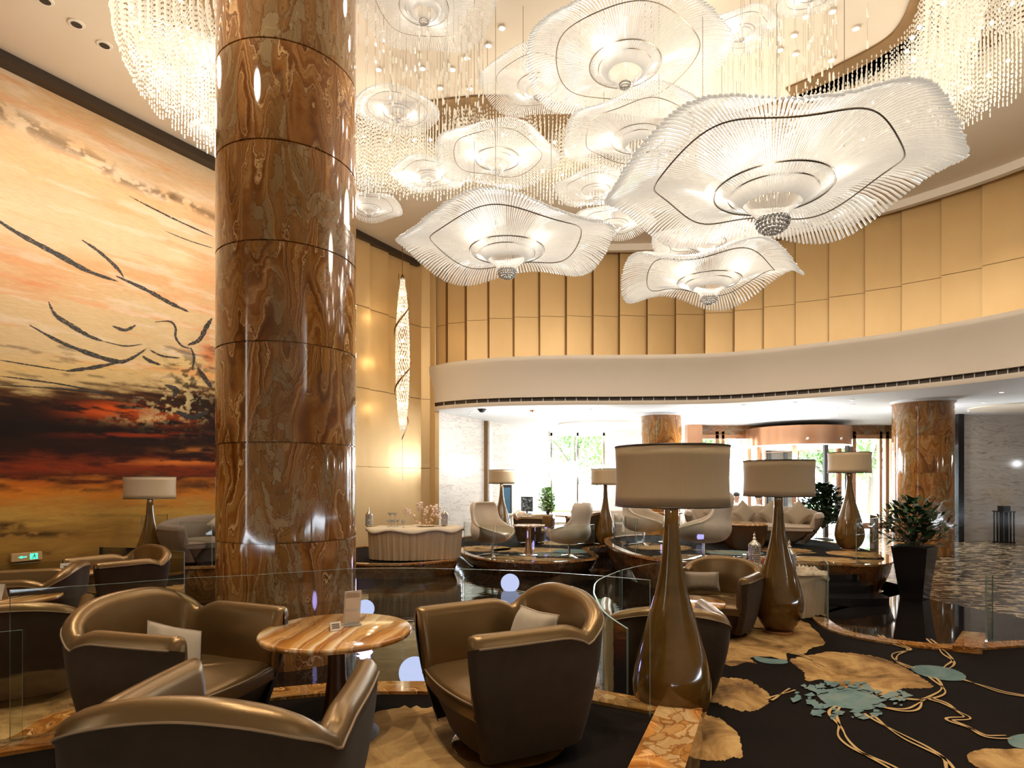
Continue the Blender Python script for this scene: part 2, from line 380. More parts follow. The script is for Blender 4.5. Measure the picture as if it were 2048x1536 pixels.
m = mat('pool_water', (.006, .005, .005), .03); t = NT(m); v = t.obj(); t.bump(t.noise(v, 5, 2).outputs[0], .10, .03); M['water'] = m
m = mat('black_floor', (.010, .008, .007), .05); M['floor_black'] = m
m = mat('figured_floor', (.03, .02, .015), .22, Specular_IOR_Level=.35); t = NT(m); v = t.mapping(t.obj(), (.8, 1.5, 1))
n = t.noise(v, 5.0, 5, .62, .8); t.color(t.ramp(n.outputs[0], [(.44, (.016, .010, .007)), (.50, (.06, .036, .02)), (.55, (.50, .37, .22)), (.60, (.66, .52, .34)), (.68, (.16, .11, .06))]))
t.bump(t.noise(v, 14, 3).outputs[0], .25, .01)
M['floor_fig'] = m
M['carpet'] = plain_noise('carpet_black', (.006, .004, .003), (.014, .009, .006), 3, .95, (1, 1, 1), .4, 160, Specular_IOR_Level=.1)
def leafmat(name, a, b, c):
    m = mat(name, rough=.95); t = NT(m); v = t.obj(); n = t.noise(v, 2.2, 5, .65, .6)
    t.color(t.ramp(n.outputs[0], [(.34, a), (.46, b), (.58, c), (.7, b)])); t.bump(t.noise(v, 160, 3).outputs[0], .4, .004); return m
M['c_gold'] = leafmat('carpet_gold', (.13, .062, .014), (.34, .18, .05), (.56, .34, .12))
M['c_blue'] = leafmat('carpet_blue', (.085, .14, .14), (.13, .21, .20), (.20, .25, .22))
M['c_line'] = mat('carpet_thread', (.52, .33, .13), .95)
# ================================================================== SETTING
# plan of the mezzanine edge (lower front edge), left to right, then round to the back
EDGE = [(-2.36, 16.35), (-1.75, 15.75), (-.65, 15.2), (.94, 14.9), (2.8, 14.85), (4.6, 14.7), (5.64, 14.35), (6.62, 13.75), (7.5, 13.1), (8.3, 12.35), (9.3, 10.9), (9.95, 9.0), (10.1, 7.0), (9.9, 4.0), (9.8, 0), (9.8, -6)]
edge = smooth_curve(EDGE, 8)
def edge_at(px):                            # the point of the edge on the sight line of a column of the picture
    u = (px - 1024.0) / F
    for a, b in zip(edge, edge[1:]):
        fa, fb = a[0] - u * a[1], b[0] - u * b[1]
        if fa <= 0 < fb:
            k = -fa / (fb - fa); return (a[0] + (b[0] - a[0]) * k, a[1] + (b[1] - a[1]) * k)
    return edge[0] if u < 0 else edge[-1]
def pushed(p, d, c=(2.5, 7.0)):             # move a plan point away from the hall's middle
    v = Vector((p[0] - c[0], p[1] - c[1])).normalized(); return (p[0] + v.x * d, p[1] + v.y * d)

# floor: black polished stone with a figured field outside a curved border
fig = smooth_curve([(6.36, 3.0), (6.40, 5.5), (6.36, 7.45), (6.05, 8.68), (6.3, 10.6), (6.9, 12.5), (6.0, 14.2), (3.5, 14.8), (1.5, 16.9), (-1.9, 17.2)], 6)
mb = MB(); mb.add([(-16, -7, FLOOR - .3), (22, -7, FLOOR - .3), (22, 26, FLOOR - .3), (-16, 26, FLOOR - .3)], [(0, 1, 2, 3)], 0)
mb.prism(fig + [(0.5, 23.5), (21, 23.5), (21, 3.0)], FLOOR - .3, FLOOR, 0, 1)
blk = smooth_curve([(3.95, 6.6), (3.6, 7.6), (3.9, 8.3), (5.0, 8.7), (6.3, 9.4), (6.3, 10.6)], 6)
bp = blk + [p for p in fig if p[1] < 10.6][::-1] + [(5.2, 5.65), (4.4, 5.75)]
mb.prism(bp, FLOOR - .3, FLOOR, 0)
struct(mb.build('floor', [M['floor_black'], M['floor_fig']], smooth=False))
mb = MB(); mb.add([(-12, -5, POOL), (6.3, -5, POOL), (6.3, 17.2, POOL), (-12, 17.2, POOL)], [(0, 1, 2, 3)])
tag(mb.build('pool_water', M['water'], smooth=False), 'still black water of the indoor pool between the seating platforms', 'water', kind='structure')

# ceiling of the high hall, ceiling under the mezzanine
mb = MB(); mb.add([(-17, -6, CEIL), (13, -6, CEIL), (13, 19, CEIL), (-17, 19, CEIL)], [(3, 2, 1, 0)])
struct(mb.build('ceiling', M['ceiling'], smooth=False))
out = [(22, -6), (22, 24), (-.5, 24)] + [wall_pt(17.5)]
mb = MB(); poly = edge[:] + out
mb.prism(poly, LOW, LOW + .1, 0)
o = struct(mb.build('ceiling_lobby', M['soffit'], smooth=False))
# oval coves and a round recess in the low ceiling
mb = MB(); ring = [(PX(1205, 19.8) + 1.45 * math.cos(a), 19.8 + 1.1 * math.sin(a), LOW - .012) for a in np.linspace(0, 2 * PI, 48, endpoint=False)]
mb.tube(ring, .03, 6, 0, True); struct(mb.build('trim_cove', M['white']))
mb = MB(); mb.lathe([(1.5, -.03), (1.55, -.03), (1.55, 0), (0.01, 0)], 48, (PX(2075, 15.2), 15.2, LOW - .005), 0, 1, .7); struct(mb.build('trim_recess', M['fascia']))

# mezzanine fascia: flared plaster band with a dark air slot
mb = MB()
def band(prof):
    rows = []
    for d, z in prof: rows.append([(*pushed(p, d), z) for p in edge])
    return rows
mb.grid(band([(0, LOW), (-.02, 3.44), (-.02, 3.50)])[::-1], 0)
mb.grid(band([(.10, 3.50), (.10, 3.60)])[::-1], 1)
mb.grid(band([(-.02, 3.50), (.10, 3.50)])[::-1], 0)
mb.grid(band([(.10, 3.60), (-.02, 3.60)])[::-1], 0)
mb.grid(band([(-.02, 3.60), (-.03, 3.75), (-.07, 3.95), (-.15, 4.15), (-.26, 4.35), (-.35, 4.45), (-.37, 4.50), (-.36, 4.56), (-.30, 4.57), (.25, 4.57)])[::-1], 0)
e0 = [pushed(edge[0], d) for d in (0, -.02, -.03, -.07, -.15, -.26, -.35, -.36, .25)]; zz = [LOW, 3.5, 3.75, 3.95, 4.15, 4.35, 4.45, 4.57, 4.57]
mb.add([(*p, z) for p, z in zip(e0, zz)] + [(*pushed(edge[0], .3), LOW)], [tuple(range(10))], 0)
struct(mb.build('trim_mezzanine', [M['fascia'], M['grille']], angle=60))
for k in range(0, len(edge) - 1): pass
mb = MB()
for px in range(868, 2050, 22):
    p = pushed(edge_at(px), .085); mb.box((p[0], p[1], 3.55), (.02, .018, .10), 0, math.atan2(p[1] - 7, p[0] - 2.5))
struct(mb.build('trim_slot_bars', M['fascia'], smooth=False))

# gold panelled wall above the mezzanine: overlapping flat panels
def panel_wall(breaks, d0, d1, z0, z1, seams, name, mats, c=(2.5, 7.0)):
    mb = MB()
    for i in range(len(breaks) - 1):
        a0 = pushed(breaks[i], d0, c); b1 = pushed(breaks[i + 1], d1, c); b0 = pushed(breaks[i + 1], d0, c)
        zs = [z0] + [s for s in seams if z0 < s < z1] + [z1]
        for za, zb in zip(zs, zs[1:]):
            mb.add([(*a0, za + .006), (*b1, za + .006), (*b1, zb - .006), (*a0, zb - .006)], [(0, 1, 2, 3)], 0)
        mb.add([(*b1, z0), (*b0, z0), (*b0, z1), (*b1, z1)], [(0, 1, 2, 3)], 1)  # jog face coloured dark as the shadow line of the overlap
        v_ = Vector((b1[0] - a0[0], b1[1] - a0[1])).normalized() * .022
        mb.add([(b1[0] - v_.x, b1[1] - v_.y, z0), (b1[0] + v_.x * .2, b1[1] + v_.y * .2, z0), (b1[0] + v_.x * .2, b1[1] + v_.y * .2, z1), (b1[0] - v_.x, b1[1] - v_.y, z1)], [(0, 1, 2, 3)], 1)  # dark strip widens the painted shadow line
        for q_ in range(4): mb.v[-4 + q_] = (*pushed(mb.v[-4 + q_][:2], -.004, c), mb.v[-4 + q_][2])
        q0, q1 = pushed(a0, .02, c), pushed(b1, .02, c)
        mb.add([(*q0, z0), (*q1, z0), (*q1, z1), (*q0, z1)], [(0, 1, 2, 3)], 1)
    return struct(mb.build(name, mats, smooth=False))
bx = [868, 900, 938, 983, 1033, 1084, 1137, 1190, 1242, 1297, 1353, 1411, 1469, 1527, 1590, 1656, 1727, 1800, 1878, 1958, 2045]
br = [edge_at(x) for x in bx]
tail = [p for p in edge if p[1] < br[-1][1] - .3][::5]
panel_wall(br + tail, .16, .30, 4.55, CEIL, [5.66], 'wall_upper', [M['gold'], M['goldseam_and_shade']])
# white cornice strip that follows the wall under the ceiling
mb = MB(); ri = [pushed(p, -.22) for p in edge]; ro = [pushed(p, -.08) for p in edge]
mb.grid([[(*p, CEIL) for p in ri], [(*p, CEIL - .16) for p in ri], [(*p, CEIL - .16) for p in ro], [(*p, CEIL) for p in ro]], 0)
struct(mb.build('trim_cornice', M['white'], angle=30))

# ---- long left wall: painted mural, then gold panels, then striped marble
s_a, s_b = (-5 - 8.2) / .8684, (wallY(690) - 8.2) / .8684
def fbm(x, y, sx, sy, seed, oct=5):
    r = np.random.default_rng(seed); out = np.zeros_like(x); amp = 1; tot = 0
    for o_ in range(oct):
        g = r.random((257, 257)); fx = (x * sx * 2 ** o_) % 256; fy = (y * sy * 2 ** o_) % 256
        ix, iy = fx.astype(int), fy.astype(int); tx, ty = fx - ix, fy - iy; tx = tx * tx * (3 - 2 * tx); ty = ty * ty * (3 - 2 * ty)
        ix1, iy1 = (ix + 1) % 256, (iy + 1) % 256
        out += amp * ((g[ix, iy] * (1 - tx) + g[ix1, iy] * tx) * (1 - ty) + (g[ix, iy1] * (1 - tx) + g[ix1, iy1] * tx) * ty); tot += amp; amp *= .55
    return out / tot
ns, nz = 560, 420
sv = np.concatenate([np.linspace(s_a, -2.5, 60, endpoint=False), np.linspace(-2.5, s_b, ns - 60)]); zv = np.linspace(FLOOR, CEIL, nz)
SS, ZZ = np.meshgrid(sv, zv)
Yw = 8.2 + SS * .8684; Xw = -7.0 + .571 * (Yw - 8.2)
Yc = np.maximum(Yw, 6.0); px = 1024 + F * (-7.0 + .571 * (Yc - 8.2)) / Yc; py = HZ - (ZZ - EYE) * F / Yc
px = np.where(Yw < 6.0, px - (6.0 - Yw) * 120, px)
def lin(c): c = np.array(c, float) / 255; return np.where(c <= .04045, c / 12.92, ((c + .055) / 1.055) ** 2.4)
n1 = fbm(SS + 40, ZZ + SS * .05 + 40, 1.0, 3.0, 1); n2 = fbm(SS + 40, ZZ + 40, .7, 9.0, 2); n3 = fbm(SS + 40, ZZ + 40, 8, 14, 3); n4 = fbm(SS + 40, ZZ + 40, 2.5, 16, 4)
slant = py + (214 - px) * .42 * np.clip((700 - py) / 500, 0, 1)      # upper strokes slope with the picture's drift
yy = slant + (n1 - .5) * 130
stops = [(-100, (196, 160, 96)), (150, (206, 172, 108)), (230, (224, 178, 106)), (300, (228, 198, 140)), (370, (232, 180, 106)), (440, (222, 190, 128)), (500, (234, 202, 138)), (560, (232, 172, 94)), (620, (226, 190, 118)), (680, (224, 192, 120)), (730, (226, 192, 110)), (765, (206, 176, 118)), (785, (90, 56, 28)), (800, (40, 22, 12)), (860, (26, 14, 8)), (905, (44, 20, 10)), (935, (120, 44, 14)), (950, (74, 34, 14)), (965, (150, 84, 26)), (985, (196, 118, 36)), (1005, (182, 124, 50)), (1030, (190, 146, 66)), (1060, (158, 116, 52)), (1090, (170, 128, 58)), (1120, (140, 102, 44)), (1180, (110, 78, 32)), (1400, (90, 62, 26))]
low = py > 740; key = np.where(low, py + (n4 - .5) * 60 * np.clip((py - 740) / 40, 0, 1), yy)
ks = [s[0] for s in stops]; cs = np.array([lin(s[1]) for s in stops])
col = np.stack([np.interp(key, ks, cs[:, i]) for i in range(3)], -1)
def blend(mask, rgb): 
    global col
    col = col * (1 - mask[..., None]) + lin(rgb) * mask[..., None]
def sm(x, a, b): t_ = np.clip((x - a) / (b - a), 0, 1); return t_ * t_ * (3 - 2 * t_)
blend(.55 * sm(n2, .55, .75) * (py < 760), (240, 160, 80)); blend(.5 * sm(fbm(SS + 9, ZZ + 9, 1.2, 7, 5), .55, .7) * (py < 760), (238, 216, 170))
# smoky brown dapples drifting down to the right
for (x0, y0, x1, y1, w) in [(-30, 205, 129, 290, 16), (152, 299, 217, 338, 13), (234, 357, 345, 396, 9), (345, 392, 440, 440, 8)]:
    L2 = (x1 - x0) ** 2 + (y1 - y0) ** 2; tt = np.clip(((px - x0) * (x1 - x0) + (py - y0) * (y1 - y0)) / L2, 0, 1)
    dd = np.hypot(px - x0 - tt * (x1 - x0), py - y0 - tt * (y1 - y0)); blend(.75 * np.exp(-(dd / w) ** 2) * sm(n3, .42, .58), (120, 92, 50))
# orange glows
for (cx, cy, rx, ry, k, c_) in [(70, 565, 50, 16, .6, (236, 130, 50)), (20, 500, 40, 30, .4, (240, 150, 70)), (418, 705, 16, 42, .9, (230, 120, 40)), (230, 820, 80, 16, .95, (214, 84, 20)), (330, 838, 70, 14, .6, (190, 78, 26)), (360, 925, 110, 6, .8, (220, 120, 44)), (390, 900, 60, 5, .6, (200, 120, 50)), (150, 938, 200, 9, .5, (150, 52, 14)), (40, 985, 60, 16, .8, (214, 120, 30)), (90, 968, 160, 7, .5, (196, 90, 24)), (280, 870, 120, 5, .6, (170, 60, 20))]:
    d = ((px - cx) / rx) ** 2 + ((py - cy) / ry) ** 2; blend(k * np.exp(-d) * sm(n4, .36, .56), c_)
# dark islands and reeds low down
for (cx, cy, rx, ry, k) in [(10, 1052, 50, 9, .9), (80, 1068, 70, 6, .85), (20, 1072, 60, 5, .8), (175, 980, 60, 4, .7), (400, 972, 70, 8, .8), (330, 985, 90, 3, .5), (270, 1071, 14, 2, .6), (110, 1107, 40, 4, .6), (330, 1012, 100, 3, .3), (200, 1030, 120, 3, .3)]:
    d = ((px - cx) / rx) ** 2 + ((py - cy) / ry) ** 2; blend(k * np.exp(-d) * sm(n3 + n4, .80, 1.05), (38, 24, 12))
# splatter on the right above the dark ground
d = ((px - 378) / 52) ** 2 + ((py - 770) / 66) ** 2; blend(.85 * np.exp(-d ** 1.5) * sm(n3, .50, .62), (46, 36, 22))
d = ((px - 350) / 60) ** 2 + ((py - 800) / 40) ** 2; blend(.8 * np.exp(-d) * sm(fbm(SS + 3, ZZ + 3, 9, 15, 8), .52, .62), (226, 200, 140))
d = ((px - 330) / 90) ** 2 + ((py - 838) / 10) ** 2; blend(.8 * np.exp(-d) * sm(fbm(SS + 5, ZZ + 5, 8, 12, 9), .52, .62), (210, 180, 120))
blend(.5 * sm(n4, .60, .75) * (py > 690) * (py < 790), (60, 44, 24))
up_ = np.clip((780 - py) / 40, 0, 1)[..., None]; col = col * (1 - up_ + up_ * np.array([.90, .85, .98])); lum = col.mean(-1, keepdims=True) * np.array([1.06, .98, .86]); kk = (.24 * np.clip((760 - py) / 60, 0, 1))[..., None]; col = col * (1 - kk) + lum * kk
me = bpy.data.meshes.new('mural'); vs = np.stack([Xw, Yw, ZZ], -1).reshape(-1, 3)
idx = np.arange(ns * nz).reshape(nz, ns); fs = np.stack([idx[:-1, :-1], idx[:-1, 1:], idx[1:, 1:], idx[1:, :-1]], -1).reshape(-1, 4)
# brush strokes lie on the same surface, a hair proud of it
sverts, sfaces = [], []
def stroke(pts, w, seed=0):
    P = smooth_curve(pts, 8); k = len(P); r = random.Random(seed); base = len(vs) + len(sverts)
    for i, p in enumerate(P):
        a = P[max(i - 1, 0)]; b = P[min(i + 1, k - 1)]; tx, ty = b[0] - a[0], b[1] - a[1]; l = math.hypot(tx, ty) or 1
        t_ = i / (k - 1); ww = w * (math.sin(PI * min(1, max(0.03, t_))) ** .6) * (.75 + .5 * r.random())
        for sgn in (-1, 1):
            s_, z_ = wall_px(p[0] - ty / l * ww * sgn, p[1] + tx / l * ww * sgn); Y_ = 8.2 + s_ * .8684
            x_, y_ = wall_pt(Y_, .004); sverts.append((x_, y_, z_))
    for i in range(k - 1): sfaces.append((base + 2 * i, base + 2 * i + 1, base + 2 * i + 3, base + 2 * i + 2))
for i, (pts, w) in enumerate([([(-20, 430), (35, 466), (117, 510), (176, 542), (236, 563)], 4.5), ([(232, 552), (293, 580), (340, 606), (378, 624)], 3.8), ([(164, 480), (199, 504), (234, 536), (248, 556)], 3), ([(97, 604), (111, 630), (141, 650), (176, 671), (205, 682)], 4.2),
        ([(59, 650), (117, 682), (176, 706), (234, 723), (262, 717), (293, 697)], 4), ([(132, 742), (187, 735), (240, 724)], 3.5), ([(310, 644), (340, 643), (351, 656), (351, 674), (363, 691), (381, 697)], 2.2), ([(375, 690), (398, 680), (412, 655), (424, 636)], 5), ([(381, 695), (388, 715), (384, 740)], 2.5),
        ([(258, 392), (310, 419), (363, 445), (428, 474)], 1.6), ([(225, 652), (250, 660), (272, 650)], 3), ([(285, 712), (300, 722), (322, 730)], 3.2), ([(205, 682), (250, 692), (285, 688)], 1.2), ([(300, 700), (325, 712), (360, 716)], 2), ([(0, 720), (60, 730), (150, 744)], 1.2), ([(330, 770), (352, 780), (345, 795)], 5), ([(395, 735), (412, 760), (424, 775)], 5), ([(352, 822), (385, 835), (415, 822)], 5), ([(330, 462), (380, 482), (428, 497)], .9), ([(0, 752), (120, 768), (230, 790)], 1.6), ([(0, 770), (150, 780), (300, 800)], 1.4)]):
    stroke(pts, w, i)
me.from_pydata(np.concatenate([vs, np.array(sverts)]).tolist(), [], fs.tolist() + sfaces)
ca = me.color_attributes.new('paint', 'FLOAT_COLOR', 'POINT'); c4 = np.ones((len(me.vertices), 4), np.float32); c4[:len(vs), :3] = col.reshape(-1, 3); c4[len(vs):, :3] = lin((34, 30, 22)); ca.data.foreach_set('color', c4.ravel())
m = mat('mural_paint', rough=.7, Specular_IOR_Level=.15); t = NT(m); at = t.new('VertexColor', layer_name='paint')
wn = t.noise(t.mapping(t.obj(), (2, 2, 14)), 4, 5, .65); t.color(t.mix(1.0, at.outputs[0], t.mix(wn.outputs[0], (.72, .70, .68), (1.2, 1.2, 1.2)), 'MULTIPLY')); M['mural'] = m
m2 = bpy.data.materials.new('mural_brush'); m2.use_nodes = True; t = NT(m2); t.b.inputs['Base Color'].default_value = (*lin((32, 28, 20)), 1); t.b.inputs['Roughness'].default_value = .6
t.link(t.ramp(t.noise(t.mapping(t.obj(), (6, 6, 30)), 5, 4, .7).outputs[0], [(.38, (0, 0, 0)), (.48, (1, 1, 1))]), t.b.inputs['Alpha']); M['brush'] = m2
me.materials.append(M['mural']); me.materials.append(M['brush'])
me.polygons.foreach_set('material_index', [0] * len(fs) + [1] * len(sfaces)); me.update()
o = bpy.data.objects.new('wall_left', me); COL.objects.link(o); struct(o)
# dark bar put in for the shadow gap at the top of the wall
mb = MB(); a, b = wall_pt(-6, .10), wall_pt(15.9, .10)
mb.box(((a[0] + b[0]) / 2, (a[1] + b[1]) / 2, CEIL - .07), (.24, math.dist(a, b), .13), 0, math.atan2(b[1] - a[1], b[0] - a[0]) - PI / 2)
struct(mb.build('trim_gap_shadow', M['trim'], smooth=False))
# gold panels on the left wall
gb = [wall_pt(wallY(x)) for x in (640, 690, 733, 770, 812, 835)] + [(-2.75, 16.0), (-2.0, 16.25), pushed(edge_at(868), -.02)]
mb = MB()
for i in range(len(gb) - 1):
    a, b = Vector(gb[i]), Vector(gb[i + 1]); d = (b - a).normalized(); n = Vector((d.y, -d.x))
    a1 = a + n * .05; b1 = b + n * .12
    zs = [FLOOR, 1.85, 3.70, 5.62, CEIL]
    for za, zb in zip(zs, zs[1:]): mb.add([(*a1, za + .008), (*b1, za + .008), (*b1, zb - .008), (*a1, zb - .008)], [(0, 1, 2, 3)], 0)
    mb.add([(*(a1 + n * -.02), FLOOR), (*(b1 - n * .02), FLOOR), (*(b1 - n * .02), CEIL), (*(a1 - n * .02), CEIL)], [(0, 1, 2, 3)], 1)
    mb.add([(*b1, FLOOR), (*(b - n * .02), FLOOR), (*(b - n * .02), CEIL), (*b1, CEIL)], [(0, 1, 2, 3)], 0)
struct(mb.build('wall_gold', [M['gold'], M['goldseam_and_shade']], smooth=False))
# striped marble behind, under the mezzanine
def vwall(name, pts, z0, z1, m_, thick=0):
    mb = MB(); mb.grid([[(*p, z0) for p in pts], [(*p, z1) for p in pts]], 0); return struct(mb.build(name, m_, smooth=False))
vwall('wall_marble', [(-2.05, 16.3), (-.86, 18.85), (-.70, 18.78), (-.62, 19.05), (1.45, 22.9)], FLOOR, LOW, M['marble'])
mb = MB(); mb.box((-.80, 18.9, 1.6), (.16, .22, 3.6), 0, -.5); struct(mb.build('trim_pilaster', M['bronze'], smooth=False))
vwall('wall_rear', [(-17, -5.5), (22, -5.5)], FLOOR, CEIL, M['white'])
vwall('wall_lobby_right', [(21.5, -6), (21.5, 24)], FLOOR, LOW, M['marble_r'])
vwall('wall_lobby_back', [(12.75, 17.1), (21.5, 17.1)], FLOOR, LOW, M['marble_r'])
mb = MB(); mb.box((12.62, 17.0, 1.6), (.16, .3, 3.6)); struct(mb.build('trim_black_post', M['black'], smooth=False))
vwall('wall_return', [(12.75, 17.1), (12.9, 20.3)], FLOOR, LOW, M['marble_r'])
vwall('wall_back_left', [(3.55, 22.85), (3.55, 22.7), (5.0, 22.0), (6.2, 20.7)], FLOOR, LOW, M['marble'])
# big window at the far left of the lobby
mb = MB()
for x in (1.5, 2.5, 3.5): mb.box((x, 22.9, 1.6), (.07, .1, 3.6))
for z in (-.1, 3.3): mb.box((2.5, 22.9, z), (2.1, .1, .12))
w = struct(mb.build('window_1', M['chrome'], smooth=False))
mb = MB(); mb.add([(1.5, 22.9, -.2), (3.5, 22.9, -.2), (3.5, 22.9, 3.3), (1.5, 22.9, 3.3)], [(0, 1, 2, 3)]); mb.build('pane', M['window'], w, smooth=False)
# entrance front with copper frames
YE = 20.4
mb = MB()
posts = [(6.25, .14), (6.95, .12), (7.15, .1), (8.05, .12), (11.1, .14), (11.55, .22), (12.5, .10), (12.72, .12), (12.9, .1)]
for x, w_ in posts: mb.box((x, YE, 1.5), (w_, .16, 3.4))
mb.box((7.1, YE, 3.02), (1.9, .16, .14)); mb.box((12.0, YE, 3.02), (1.9, .16, .14)); mb.box((7.1, YE, .02), (1.9, .16, .3)); mb.box((12.0, YE, .0), (1.9, .16, .2))
w = struct(mb.build('window_2', M['copper'], smooth=False, bevel=.006))
mb = MB()
for a, b in ((6.25, 8.05), (11.1, 12.9)): mb.add([(a, YE, -.1), (b, YE, -.1), (b, YE, 3.1), (a, YE, 3.1)], [(0, 1, 2, 3)])
mb.build('pane', M['window'], w, smooth=False)
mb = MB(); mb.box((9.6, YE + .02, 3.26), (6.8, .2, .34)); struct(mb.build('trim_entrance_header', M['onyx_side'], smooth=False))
mb = MB(); mb.box((6.1, YE - .25, 1.6), (.5, .3, 3.6)); struct(mb.build('trim_entrance_pier', M['copper'], smooth=False))

# revolving door drum
dc = (9.45, 19.9); RR = 1.56
d = thing('revolving_door', 'copper banded revolving door drum at the bright entrance', 'door', (dc[0], dc[1], FLOOR))
mb = MB(); mb.lathe([(RR, 2.86), (RR + .05, 2.86), (RR + .05, 3.44), (RR, 3.44)], 64); mb.build('canopy_band', M['copper'], d)
mb = MB(); mb.lathe([(RR + .06, 2.82), (.02, 2.82), (.02, 2.85), (RR + .06, 2.85)], 64); mb.build('lit_soffit', emit('drum_soffit', (1, .96, .9), 2.5), d, smooth=False)
for k, a in enumerate([-160, -118, -85, -50, -28]):
    mb = MB(); mb.box((RR * math.cos(math.radians(a)), RR * math.sin(math.radians(a)), 1.41), (.10, .12, 2.82), 0, math.radians(a)); mb.build('post', M['trim'] if k in (2, 3, 4) else M['copper'], d, smooth=False)
for a in (25, 115, 205, 295):
    q = math.radians(a); mb = MB(); mb.add([(.05 * math.cos(q), .05 * math.sin(q), .05), (1.45 * math.cos(q), 1.45 * math.sin(q), .05), (1.45 * math.cos(q), 1.45 * math.sin(q), 2.7), (.05 * math.cos(q), .05 * math.sin(q), 2.7)], [(0, 1, 2, 3)])
    p = mb.build('door_wing', M['window'], d, smooth=False)
    mb = MB(); mb.tube([(.05 * math.cos(q), .05 * math.sin(q), .05), (1.45 * math.cos(q), 1.45 * math.sin(q), .05), (1.45 * math.cos(q), 1.45 * math.sin(q), 2.7), (.05 * math.cos(q), .05 * math.sin(q), 2.7)], .03, 4, 0, True); mb.build('wing_frame', M['copper'], p, smooth=False)
for a in (-105, -68):
    q = math.radians(a); mb = MB(); mb.sphere(((RR + .1) * math.cos(q), (RR + .1) * math.sin(q), 3.02), .05); mb.build('knob', M['chrome'], d)

# ---- columns
def column(x, y, r, z0, z1, dh, m_, label, n=96):
    mb = MB(); prof = [(r + .03, z0), (r + .03, z0 + .02)]; prof = [(r, z0)]
    k = math.ceil(z0 / dh); z = k * dh
    while z < z1 - .05:
        if z > z0 + .1: prof += [(r, z - .008), (r - .015, z - .006), (r - .015, z + .006), (r, z + .008)]
        z += dh
    prof += [(r, z1)]
    mb.lathe(prof, n); o = mb.build('round_column', m_, angle=30); o.location = (x, y, 0)
    return tag(o, label, 'column')
D0 = 6.6; CX, CY = -math.sin(math.radians(20.45)) * D0, math.cos(math.radians(20.45)) * D0
c0 = column(CX, CY, D0 * math.sin(math.radians(5.88)), POOL, CEIL, .93, M['onyx_col'], 'huge round amber onyx column rising from the black pool to the ceiling')
cr = column(PX(1845, 14.2), 14.2, .62, FLOOR, LOW, .85, M['onyx_far'], 'onyx column behind the black planter, beside the grey striped marble wall', 64)
cm = column(PX(1322, 17.0), 17.0, .56, FLOOR, LOW, .85, M['onyx_far'], 'onyx column standing partly hidden behind the largest lamp shade', 64)
for c in (cr, cm):
    mb = MB(); mb.lathe([(.64, LOW - .06), (.66, LOW - .06), (.66, LOW), (.4, LOW)], 64); mb.build('collar', M['soffit'], c)

# ---- platforms: onyx edged, carpeted
def platform(name, pts, z, z0, label, curb=.16, flare=.10, n=5, closed=True, motifs=(), curb_h=.02, raw=False):
    P = pts if raw else smooth_curve(pts, n, True)
    if area2(P) < 0: P = P[::-1]
    inner = offset(P, -curb)
    root = thing(name, label, 'platform')
    mb = MB(); fl = offset(P, -flare); k = len(P)
    mb.grid([[(*p, z + curb_h) for p in inner], [(*p, z + curb_h) for p in P], [(*p, z + curb_h - .03) for p in P]], 0, True)
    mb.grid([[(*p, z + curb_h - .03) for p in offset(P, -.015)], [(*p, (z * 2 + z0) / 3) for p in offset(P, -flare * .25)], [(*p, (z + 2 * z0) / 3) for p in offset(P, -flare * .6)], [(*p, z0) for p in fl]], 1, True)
    mb.grid([[(*p, z - .02) for p in inner], [(*p, z + curb_h) for p in inner]], 0, True)
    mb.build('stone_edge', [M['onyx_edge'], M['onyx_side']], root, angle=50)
    mb = MB(); mb.add([(*p, z) for p in inner], [tuple(range(k))], 0)
    for poly, mi, dz in motifs:
        if mi == 'rib':
            for q in poly: mb.add([(x, y, z + dz) for x, y in q], [(0, 1, 2, 3)], 3)
        else: mb.add([(x, y, z + dz) for x, y in poly], [tuple(range(len(poly)))], mi)
    mb.build('carpet', [M['carpet'], M['c_gold'], M['c_blue'], M['c_line']], root, smooth=False)
    return root
def Z3(pts, z): return [G(1400 + x / 2.866, 1000 + y / 2.866, z) for x, y in pts]
def wob(poly, amp, seed, n=4, spike=.5):     # ragged petal outline
    r = random.Random(seed); P = smooth_curve(poly, n * 2, True); c = (sum(p[0] for p in P) / len(P), sum(p[1] for p in P) / len(P)); out = []
    for i, p in enumerate(P):
        k = 1 + amp * (r.random() - .6) * (1 if i % 2 else spike); out.append((c[0] + (p[0] - c[0]) * k, c[1] + (p[1] - c[1]) * k))
    return out
def ribbon(pts, w, z, seed=0):
    P = smooth_curve(pts, 8); k = len(P); out = []; r = random.Random(seed); ph = r.random() * 6
    L_ = [0]
    for a, b in zip(P, P[1:]): L_.append(L_[-1] + math.dist(a, b))
    nr = normals2(P, False)
    for sgn in (-1, 1):
        c = [(p[0] + n[0] * sgn * .022 * math.sin(l * 7 + ph), p[1] + n[1] * sgn * .022 * math.sin(l * 7 + ph)) for p, n, l in zip(P, nr, L_)]
        n2_ = normals2(c, False); ww = [w * (.6 + .8 * abs(math.sin(l * 5 + ph))) for l in L_]
        a = [(p[0] + n[0] * q, p[1] + n[1] * q) for p, n, q in zip(c, n2_, ww)]; b = [(p[0] - n[0] * q, p[1] - n[1] * q) for p, n, q in zip(c, n2_, ww)]
        out += [(a[i], a[i + 1], b[i + 1], b[i]) for i in range(k - 1)]
    return out
mo = []; z = FR + .0
def leafp(pts, seed, amp=.10): mo.append((wob(Z3(pts, z), amp, seed), 1, .003 + .0002 * len(mo)))
leafp([(230, 680), (420, 670), (600, 700), (700, 790), (715, 830), (640, 850), (590, 885), (500, 880), (495, 920), (400, 900), (290, 905), (325, 940), (270, 930), (180, 955), (100, 920), (50, 880), (150, 790)], 1, .05)
